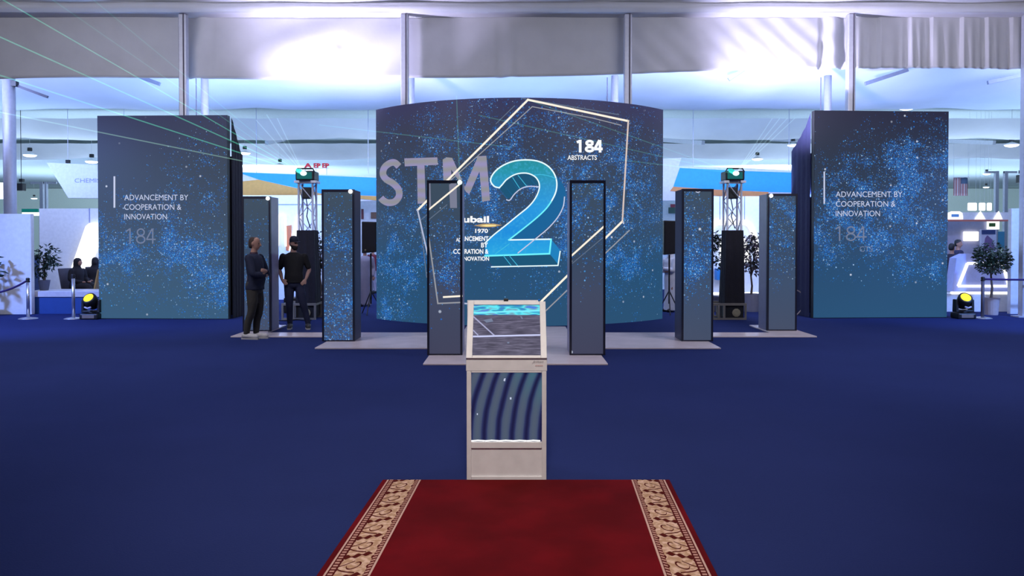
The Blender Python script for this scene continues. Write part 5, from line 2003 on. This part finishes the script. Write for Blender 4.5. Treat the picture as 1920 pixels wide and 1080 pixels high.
# red letters standing over the left banner
YL = 24.097
r = thing('channel_letters', 'small red letters standing on top of the left banner', 'lettering', (xat(593, YL), YL, zat(326, YL)))
lsurf = plane_surf((0, YL), (1, YL))
for s_, a, b_ in (('A', 570, 584), ('E', 588, 593), ('P', 594, 600), ('E', 604, 609), ('P', 610, 616)):
    o = text_on(s_, a, b_, 306, 314.5, lsurf, 0.0, 'letter', pmat('letter_red', (0.8, 0.03, 0.04, 1), 0.5), r, bold=0.03)
    so = o.modifiers.new('solid', 'SOLIDIFY'); so.thickness = 0.08; so.offset = -1
g = G(); g.box(xat(569, YL), xat(617, YL), YL + 0.01, YL + 0.05, zat(316, YL), zat(314.5, YL))
for px in (572, 592, 612):
    g.box(xat(px, YL), xat(px + 1, YL), YL + 0.01, YL + 0.05, zat(330, YL), zat(315, YL))
g.build('rail', M_alu, r)

# loudspeakers on poles beside the curved wall
for (x0, x1, y0, y1, Y, lab) in ((678, 706, 416, 475, 17.0, 'black loudspeaker on a stand left of the curved video wall'), (1245, 1272, 414, 478, 17.0, 'black loudspeaker on a stand right of the curved video wall')):
    xa, xb = xat(x0, Y), xat(x1, Y)
    za, zb_ = zat(y1, Y), zat(y0, Y)
    r = thing('stand_loudspeaker', lab, 'loudspeaker', ((xa + xb) / 2, Y + 0.15, 0), 'loudspeakers on stands')
    G().prism([(xa, za), (xb, za + 0.03), (xb, zb_), (xa, zb_ + 0.01)], Y, Y + 0.36).build('cabinet', M_black, r, bevel=0.02)
    G().box(xa + 0.02, xb - 0.02, Y - 0.008, Y, za + 0.05, zb_ - 0.02).build('grille', pmat('grille_black', (0.012, 0.011, 0.016, 1), 0.8), r)
    xm = (xa + xb) / 2
    G().tube([(xm, Y + 0.2, 0.25), (xm, Y + 0.2, za)], 0.02, 8).build('pole', M_black, r)
    for a in range(3):
        an = a * 2 * pi / 3 + 0.4
        G().tube([(xm, Y + 0.2, 0.55), (xm + 0.3 * cos(an), Y + 0.2 + 0.3 * sin(an), 0.015)], 0.013, 6).build('leg', M_black, r)
    if x0 < 900:
        G().ball(at(685, 469, Y - 0.01), 0.02).build('indicator', pmat('dull_gold', (0.36, 0.32, 0.2, 1), 0.6), r)

# tree and flight case by the left tower
p = ground(598, 592)
plant('leafy potted tree half hidden behind second row left totem', xat(600, 17.6), 17.6, 0, (0.16, 0.22, 0.42), 0.95, [(-0.02, 1.35, 0.26, 0.32), (0.05, 1.75, 0.26, 0.28), (-0.05, 1.15, 0.22, 0.22)], 420, 0.11, LF_mid, M_potgrey, seed=5)
p = ground(592, 600) + Vector((0, 0.75, 0))
r = thing('flight_case', 'dark flight case with brass trim beside the left tower', 'case', (p.x, p.y + 0.2, 0))
cx_ = p.x
G().box(cx_ - 0.18, cx_ + 0.20, p.y, p.y + 0.4, 0.05, 0.40).build('box', M_black, r, bevel=0.01)
G().box(cx_ - 0.19, cx_ + 0.21, p.y - 0.006, p.y + 0.41, 0.38, 0.42).build('lid', pmat('brown_trim', (0.16, 0.10, 0.08, 1), 0.5), r)
G().box(cx_ - 0.19, cx_ + 0.21, p.y - 0.006, p.y + 0.02, 0.03, 0.07).build('edge', pmat('brown_trim', (0.16, 0.10, 0.08, 1), 0.5), r)
g = G(); g.lathe([(0.08, 0), (0.08, 0.012), (0.05, 0.012)], (cx_ + 0.08, p.y - 0.003, 0.2), 14, 'y'); g.build('latch_dish', pmat('dull_gold', (0.36, 0.32, 0.2, 1), 0.6), r)
for sx in (-0.14, 0.16):
    for sy in (0.06, 0.34):
        G().ball((cx_ + sx, p.y + sy, 0.026), 0.026, 10, 6).build('wheel', M_black, r)
g = G()
p = ground(577, 597) + Vector((0, -0.45, 0))
g.tube(smooth_path([Vector((p.x - 0.9, p.y + 0.3, 0.012)), Vector((p.x - 0.4, p.y - 0.1, 0.012)), Vector((p.x - 0.1, p.y + 0.02, 0.02)), Vector((p.x + 0.12, p.y - 0.05, 0.012)), Vector((p.x + 0.2, p.y + 0.0, 0.012))], 6), 0.014, 6)
o = g.build('power_cable', M_black, smooth=True)
tag(o, 'black cable lying on the carpet at the left tower foot', 'cable')
o = G().box(xat(531, 17.5), xat(578, 17.5), 17.5, 17.9, 0.0, 0.36).build('equipment_case', M_black, bevel=0.02)
tag(o, 'plain black equipment case seen between the legs of the capped man', 'case')

# ------------------------------------------------------------------ stand between right tower and right video wall
YB = 20.5
r = thing('stand_wall', 'white booth with a rounded glowing arch behind right tower', 'exhibition wall', (xat(1380, YB), YB, 0))
g = G(); g.box(xat(1268, YB), xat(1520, YB), YB, YB + 0.15, 0, zat(368, YB)); g.build('panel', M_white, r)
arch = smooth_path([at(a, b_, YB - 0.1) for a, b_ in [(1330, 470), (1333, 430), (1340, 419), (1360, 417), (1385, 417), (1400, 418), (1409, 428), (1418, 455), (1426, 480)]], 5)
g = G(); g.tube(arch, 0.075, 10); g.build('light_band', E_white, r, smooth=True)
g = G(); g.prism([(xat(a, YB - 0.05), zat(b_, YB - 0.05)) for a, b_ in [(1352, 500), (1350, 448), (1378, 446), (1400, 448), (1408, 490)]], YB - 0.05, YB - 0.01); g.build('light_panel', E_white, r)
g = G(); g.box(xat(1339, YB), xat(1362, YB), YB - 0.3, YB - 0.05, zat(524, YB), zat(503, YB)); g.build('blue_cabinet', pmat('cabinet_blue', (0.03, 0.26, 0.66, 1), 0.5), r)
g = G(); g.box(xat(1330, YB), xat(1440, YB), YB - 0.5, YB - 0.38, zat(553, YB - 0.5), zat(548.5, YB - 0.5)); g.build('light_strip', E_white, r)
g = G(); g.box(xat(1330, YB), xat(1440, YB), YB - 0.48, YB - 0.01, 0, zat(553, YB - 0.5)); g.build('plinth', M_white, r)
for k, px in enumerate((1349, 1395, 1425)):
    g = G(); g.box(xat(px, YB), xat(px + 1.2, YB), YB - 0.02, YB, zat(418, YB), zat(368, YB)); g.build('seam', M_ash, r)
plant('potted tree with purplish crown between right tower and rear totem', xat(1409, 18.0), 18.0, 0, (0.19, 0.24, 0.42), 0.95, [(-0.02, 1.32, 0.28, 0.26), (0.12, 1.6, 0.22, 0.3), (-0.06, 1.62, 0.2, 0.2), (0.05, 1.08, 0.25, 0.18)], 620, 0.10, LF_red, M_potlilac, seed=11)
plant('dark potted tree half hidden behind second row right totem', xat(1334, 18.0), 18.0, 0, (0.16, 0.2, 0.36), 1.0, [(0.05, 1.35, 0.26, 0.36), (0.0, 1.7, 0.2, 0.22)], 420, 0.10, LF_dark, M_potgrey, seed=12)
Yx = 26
r = thing('stand_wall', 'distant pale stand with green and red board beside curved wall', 'exhibition wall', (xat(1258, Yx), Yx, 0))
g = G(); g.box(xat(1238, Yx), xat(1285, Yx), Yx, Yx + 0.1, 0, zat(376, Yx)); g.build('panel', M_hallwhite, r)
g = G(); g.box(xat(1253, Yx), xat(1275, Yx), Yx - 0.06, Yx - 0.005, zat(400, Yx), zat(389, Yx)); g.build('board', pmat('board_green', (0.06, 0.13, 0.10, 1), 0.6), r)
g = G(); g.box(xat(1256, Yx), xat(1275, Yx), Yx - 0.07, Yx - 0.061, zat(389, Yx), zat(383, Yx)); g.build('board', pmat('board_red', (0.30, 0.05, 0.07, 1), 0.6), r)
# loose cable behind the rear right totem
g = G()
a0 = ground(1494, 592)
g.tube(smooth_path([Vector((a0.x, a0.y, 0.02)), Vector((a0.x + 0.12, a0.y, 0.16)), Vector((a0.x + 0.2, a0.y, 0.3)), Vector((a0.x + 0.16, a0.y, 0.45)), Vector((a0.x + 0.04, a0.y, 0.56)), Vector((a0.x - 0.1, a0.y, 0.6))], 6), 0.013, 6)
o = g.build('power_cable', pmat('cable_pale', (0.45, 0.35, 0.33, 1), 0.5), smooth=True)
tag(o, 'pale curling cable behind the rear right totem', 'cable')

# ------------------------------------------------------------------ right stands
YQ = 17.9
r = thing('light_counter', 'white counter with a glowing trapezoid outline behind the right tree', 'counter', (xat(1840, YQ), YQ + 0.3, 0))
zq = zat(551, YQ)
g = G(); g.box(xat(1773, YQ), xat(1920, YQ), YQ, YQ + 1.0, 0, zq); g.build('plinth', M_white, r)
g = G(); g.box(xat(1785, YQ), xat(1891, YQ), YQ - 0.02, YQ + 0.05, zq - 0.005, zq + 0.05); g.build('light_strip', E_white, r)
YQ2 = YQ + 0.5
g = G(); g.prism([(xat(a, YQ2), zat(b_, YQ2)) for a, b_ in [(1786, 547), (1794, 484), (1812, 476), (1880, 476), (1886, 490), (1897, 547)]], YQ2, YQ2 + 0.3); g.build('body', pmat('counter_lilac', (0.45, 0.5, 0.85, 1), 0.5), r)
g = G()
tr_ = [at(a, b_, YQ2 - 0.02) for a, b_ in [(1797, 536.5), (1814, 494), (1880, 494), (1892, 536.5)]]
for k in range(4):
    g.bar(tr_[k], tr_[(k + 1) % 4], 0.06, 0.04, up=(0, 1, 0))
g.build('light_outline', E_white, r)
p = ground(1858, 590)
plant('round crowned potted tree in cream pot by the right rope post', p.x, p.y, 0, (0.14, 0.18, 0.40), 1.02, [(0.0, 1.42, 0.34, 0.26), (-0.18, 1.3, 0.2, 0.22), (0.2, 1.25, 0.22, 0.2), (0.0, 1.1, 0.32, 0.16)], 1700, 0.075, LF_mid, M_potcream, seed=21)
# fire extinguisher
p = ground(1893, 578)
r = thing('fire_extinguisher', 'red fire extinguisher standing behind the right tree pot', 'fire extinguisher', (p.x, p.y, 0))
p = Vector((p.x, 17.6, 0.0))
r.location = p
G().lathe([(0.10, 0.0), (0.105, 0.02), (0.105, 0.36), (0.09, 0.42), (0.04, 0.46)], p, 18).build('cylinder', pmat('extinguisher_red', (0.42, 0.02, 0.03, 1), 0.35), r, smooth=True)
G().lathe([(0.03, 0.46), (0.03, 0.53), (0.02, 0.54)], p, 12).build('valve', M_black, r)
G().bar(p + Vector((-0.02, 0, 0.54)), p + Vector((0.1, 0, 0.57)), 0.02).build('handle', M_black, r)
G().tube(smooth_path([p + Vector((-0.02, 0, .5)), p + Vector((-.13, 0, .42)), p + Vector((-.17, 0, .2)), p + Vector((-.21, 0, .05))], 5), 0.013, 6).build('hose', M_black, r)
YW2 = 17.3
o = G().box(xat(1896, YW2), xat(2060, YW2), YW2, YW2 + 0.12, 0, zat(391, YW2)).build('partition_panel', M_white, bevel=0.01)
tag(o, 'plain pale partition panel at the right edge behind the rope', 'partition')
Yc = 26.0
r = thing('canopy_stand', 'stand with red trimmed white canopy beyond the right tree', 'stand', (xat(1830, Yc), Yc, 0))
g = G(); g.box(xat(1770, Yc), xat(1890, Yc), Yc, Yc + 0.3, zat(412, Yc), zat(398, Yc)); g.build('canopy', M_white, r)
g = G(); g.box(xat(1770, Yc), xat(1889, Yc), Yc - 0.03, Yc + 0.3, zat(415, Yc), zat(412, Yc)); g.build('trim', pmat('canopy_red', (0.55, 0.16, 0.12, 1), 0.5), r)
for a, b_, c_ in ((1827, 1837, 1846), (1862, 1871, 1878)):
    g = G(); g.prism([(xat(a, Yc), zat(411, Yc)), (xat(c_, Yc), zat(411, Yc)), (xat(b_, Yc), zat(396, Yc))], Yc - 0.04, Yc - 0.005); g.build('light_peak', E_white, r)
g = G(); g.prism([(xat(a, Yc), zat(b_, Yc)) for a, b_ in [(1775, 411), (1804, 411), (1803, 400), (1798, 396.5), (1782, 396.5), (1776, 400)]], Yc - 0.04, Yc - 0.005); g.build('sign_plate', E_white, r)
g = G(); g.box(xat(1782, Yc), xat(1796, Yc), Yc - 0.05, Yc - 0.041, zat(407, Yc), zat(401.5, Yc)); g.build('sign_mark', pmat('mark_blue', (0.2, 0.45, 0.8, 1), 0.5), r)
g = G(); g.box(xat(1770, Yc), xat(1890, Yc), Yc + 1.2, Yc + 1.3, 0, zat(412, Yc)); g.build('back_panel', pmat('wall_mauve', (0.46, 0.44, 0.56, 1), 0.7), r)
g = G(); g.box(xat(1811, Yc + 1), xat(1839, Yc + 1), Yc + 1.1, Yc + 1.19, zat(452, Yc + 1), zat(434, Yc + 1)); g.build('monitor', E_white, r, bevel=0.03)
g = G(); g.box(xat(1856, Yc + 1), xat(1877, Yc + 1), Yc + 1.1, Yc + 1.19, zat(430, Yc + 1), zat(414, Yc + 1)); g.build('poster', E_white, r)
g = G(); g.box(xat(1857, Yc + 1), xat(1869, Yc + 1), Yc + 1.08, Yc + 1.095, zat(425, Yc + 1), zat(418, Yc + 1)); g.build('poster_print', pmat('print_green', (0.08, 0.2, 0.05, 1), 0.5), r)
g = G(); g.box(xat(1857, Yc), xat(1886, Yc), Yc + 0.5, Yc + 0.6, zat(475, Yc), zat(430, Yc)); g.build('banner_print', pmat('print_pale', (0.62, 0.62, 0.74, 1), 0.6), r)
g = G(); g.box(xat(1857, Yc), xat(1883, Yc), Yc + 0.48, Yc + 0.495, zat(439, Yc), zat(431, Yc)); g.build('banner_heading', pmat('print_navy', (0.04, 0.07, 0.2, 1), 0.6), r)
g = G(); g.prism([(xat(a, Yc), zat(b_, Yc)) for a, b_ in [(1860, 470), (1884, 470), (1878, 450), (1868, 441), (1864, 446)]], Yc + 0.48, Yc + 0.495); g.build('banner_figure', pmat('print_violet', (0.2, 0.13, 0.28, 1), 0.6), r)
g = G(); g.box(xat(1885, Yc), xat(1894, Yc), Yc + 0.3, Yc + 0.4, zat(466, Yc), zat(434, Yc)); g.build('teal_panel', pmat('print_teal', (0.05, 0.25, 0.36, 1), 0.6), r)
g = G(); g.box(xat(1780, Yc), xat(1806, Yc), Yc + 1.15, Yc + 1.19, zat(450, Yc), zat(424, Yc)); g.build('cabinet_doors', pmat('door_mauve', (0.36, 0.34, 0.46, 1), 0.7), r)
for a, b_ in ((1815, 1832), (1836, 1848), (1851, 1860)):
    Yd = 34
    g = G(); g.box(xat(a, Yd), xat(b_, Yd), Yd, Yd + 0.1, zat(395, Yd), zat(380, Yd))
    r = thing('light_box', {1815: 'leftmost glowing light box over the canopy stand', 1836: 'middle glowing light box over the canopy stand', 1851: 'narrow glowing light box, rightmost over the canopy stand'}[a], 'light box', (xat((a + b_) / 2, Yd), Yd, zat(388, Yd)), 'light boxes over the canopy stand')
    g.build('case', E_white, r, bevel=0.12)
    for q_ in (a + 2, b_ - 2):
        G().tube([(xat(q_, Yd), Yd + 0.05, zat(381, Yd)), (xat(q_, Yd), Yd + 0.05, 7.56)], 0.004, 6).build('cord', M_alu, r)
# flag
Yf = 40.0
r = thing('hanging_flag', 'flag with upright red stripes hung right of right video wall', 'flag', (xat(1800, Yf), Yf, zat(350, Yf)))
x0, x1, z0, z1 = xat(1787, Yf), xat(1814, Yf), zat(367, Yf), zat(333, Yf)
M_flag, nt, b = new_mat('flag_cloth')
uv, u, v = uvxy(nt)
stripe = (u * 6.5).fract().lt(0.5)
col = mixc(nt, stripe, C(165, 152, 166), C(142, 92, 102))
star = (u.gt(0.52) * v.gt(0.66))
col = mixc(nt, star, col, C(66, 84, 116))
nt.links.new(col, b.inputs['Base Color'])
b.inputs['Roughness'].default_value = 0.8
g = G()
g.grid(lambda s, t: (x0 + (x1 - x0) * s, Yf + 0.03 * sin(s * 14), z0 + (z1 - z0) * t), 40, 6)
o = g.build('cloth', M_flag, r, smooth=True, uvf=lambda p: ((p.x - x0) / (x1 - x0), (p.z - z0) / (z1 - z0)))
so = o.modifiers.new('solid', 'SOLIDIFY'); so.thickness = 0.01
G().tube([(x0 - 0.05, Yf, z1 + 0.01), (x1 + 0.05, Yf, z1 + 0.01)], 0.02, 8).build('rod', M_alu, r)
for xx in (x0, x1):
    G().tube([(xx, Yf, z1), (xx, Yf, 7.56)], 0.008, 6).build('cord', M_alu, r)

# ------------------------------------------------------------------ hanging lamps
def pend_shape(r, x, y, z, d):
    G().lathe([(d / 2, 0), (d / 2, 0.02), (d * 0.38, 0.05 * d / 0.6), (d * 0.12, 0.12 * d / 0.6)], (x, y, z), 24).build('reflector', M_white, r, smooth=True)
    G().ball((x, y, z), (d * 0.46, d * 0.46, d * 0.15), 20, 8).build('diffuser', E_lamp, r, smooth=True)
    G().lathe([(0.10, 0.2), (0.11, 0.24), (0.10, 0.36)], (x, y, z), 14).build('ballast', M_black, r)
    G().tube([(x, y, z + 0.1), (x, y, 7.56)], 0.006, 6).build('rod', M_alu, r)


LAMPS = [(56, 291, 24, 'hanging hall lamp nearest the stout left pole'), (172, 303, 24, 'hanging hall lamp above the pale hanging sign'), (64, 372, 9, 'tiny far hall lamp under the left hung loudspeaker'),
         (459, 287, 22, 'hanging hall lamp just right of the left video wall'), (525, 310, 20, 'hanging hall lamp left of the left laser projector'),
         (1701, 202, 30, 'hanging hall lamp peeping over the top of right video wall'), (1420, 298, 21, 'hanging hall lamp right of the right laser projector'), (1487, 272, 22, 'hanging hall lamp left of the right video wall edge'),
         (1783, 294, 17, 'hanging hall lamp touching the right edge of right video wall'), (1897, 272, 26, 'large hanging hall lamp near the right edge'),
         (1850, 326, 14, 'small hanging hall lamp right of the flag'), (1849, 351, 9, 'tiny far hall lamp, lower right of the flag')]
for k, (px, py, wpx, lab) in enumerate(LAMPS):
    Y = min(0.62 * FPX / wpx, 62) if wpx > 10 else 76
    if k == 5:
        Y = 28
    a = at(px, py, Y)
    r = thing('pendant_lamp', lab, 'hanging lamp', tuple(a), 'hanging lamps of the far hall')
    pend_shape(r, a.x, a.y, a.z, 0.62)
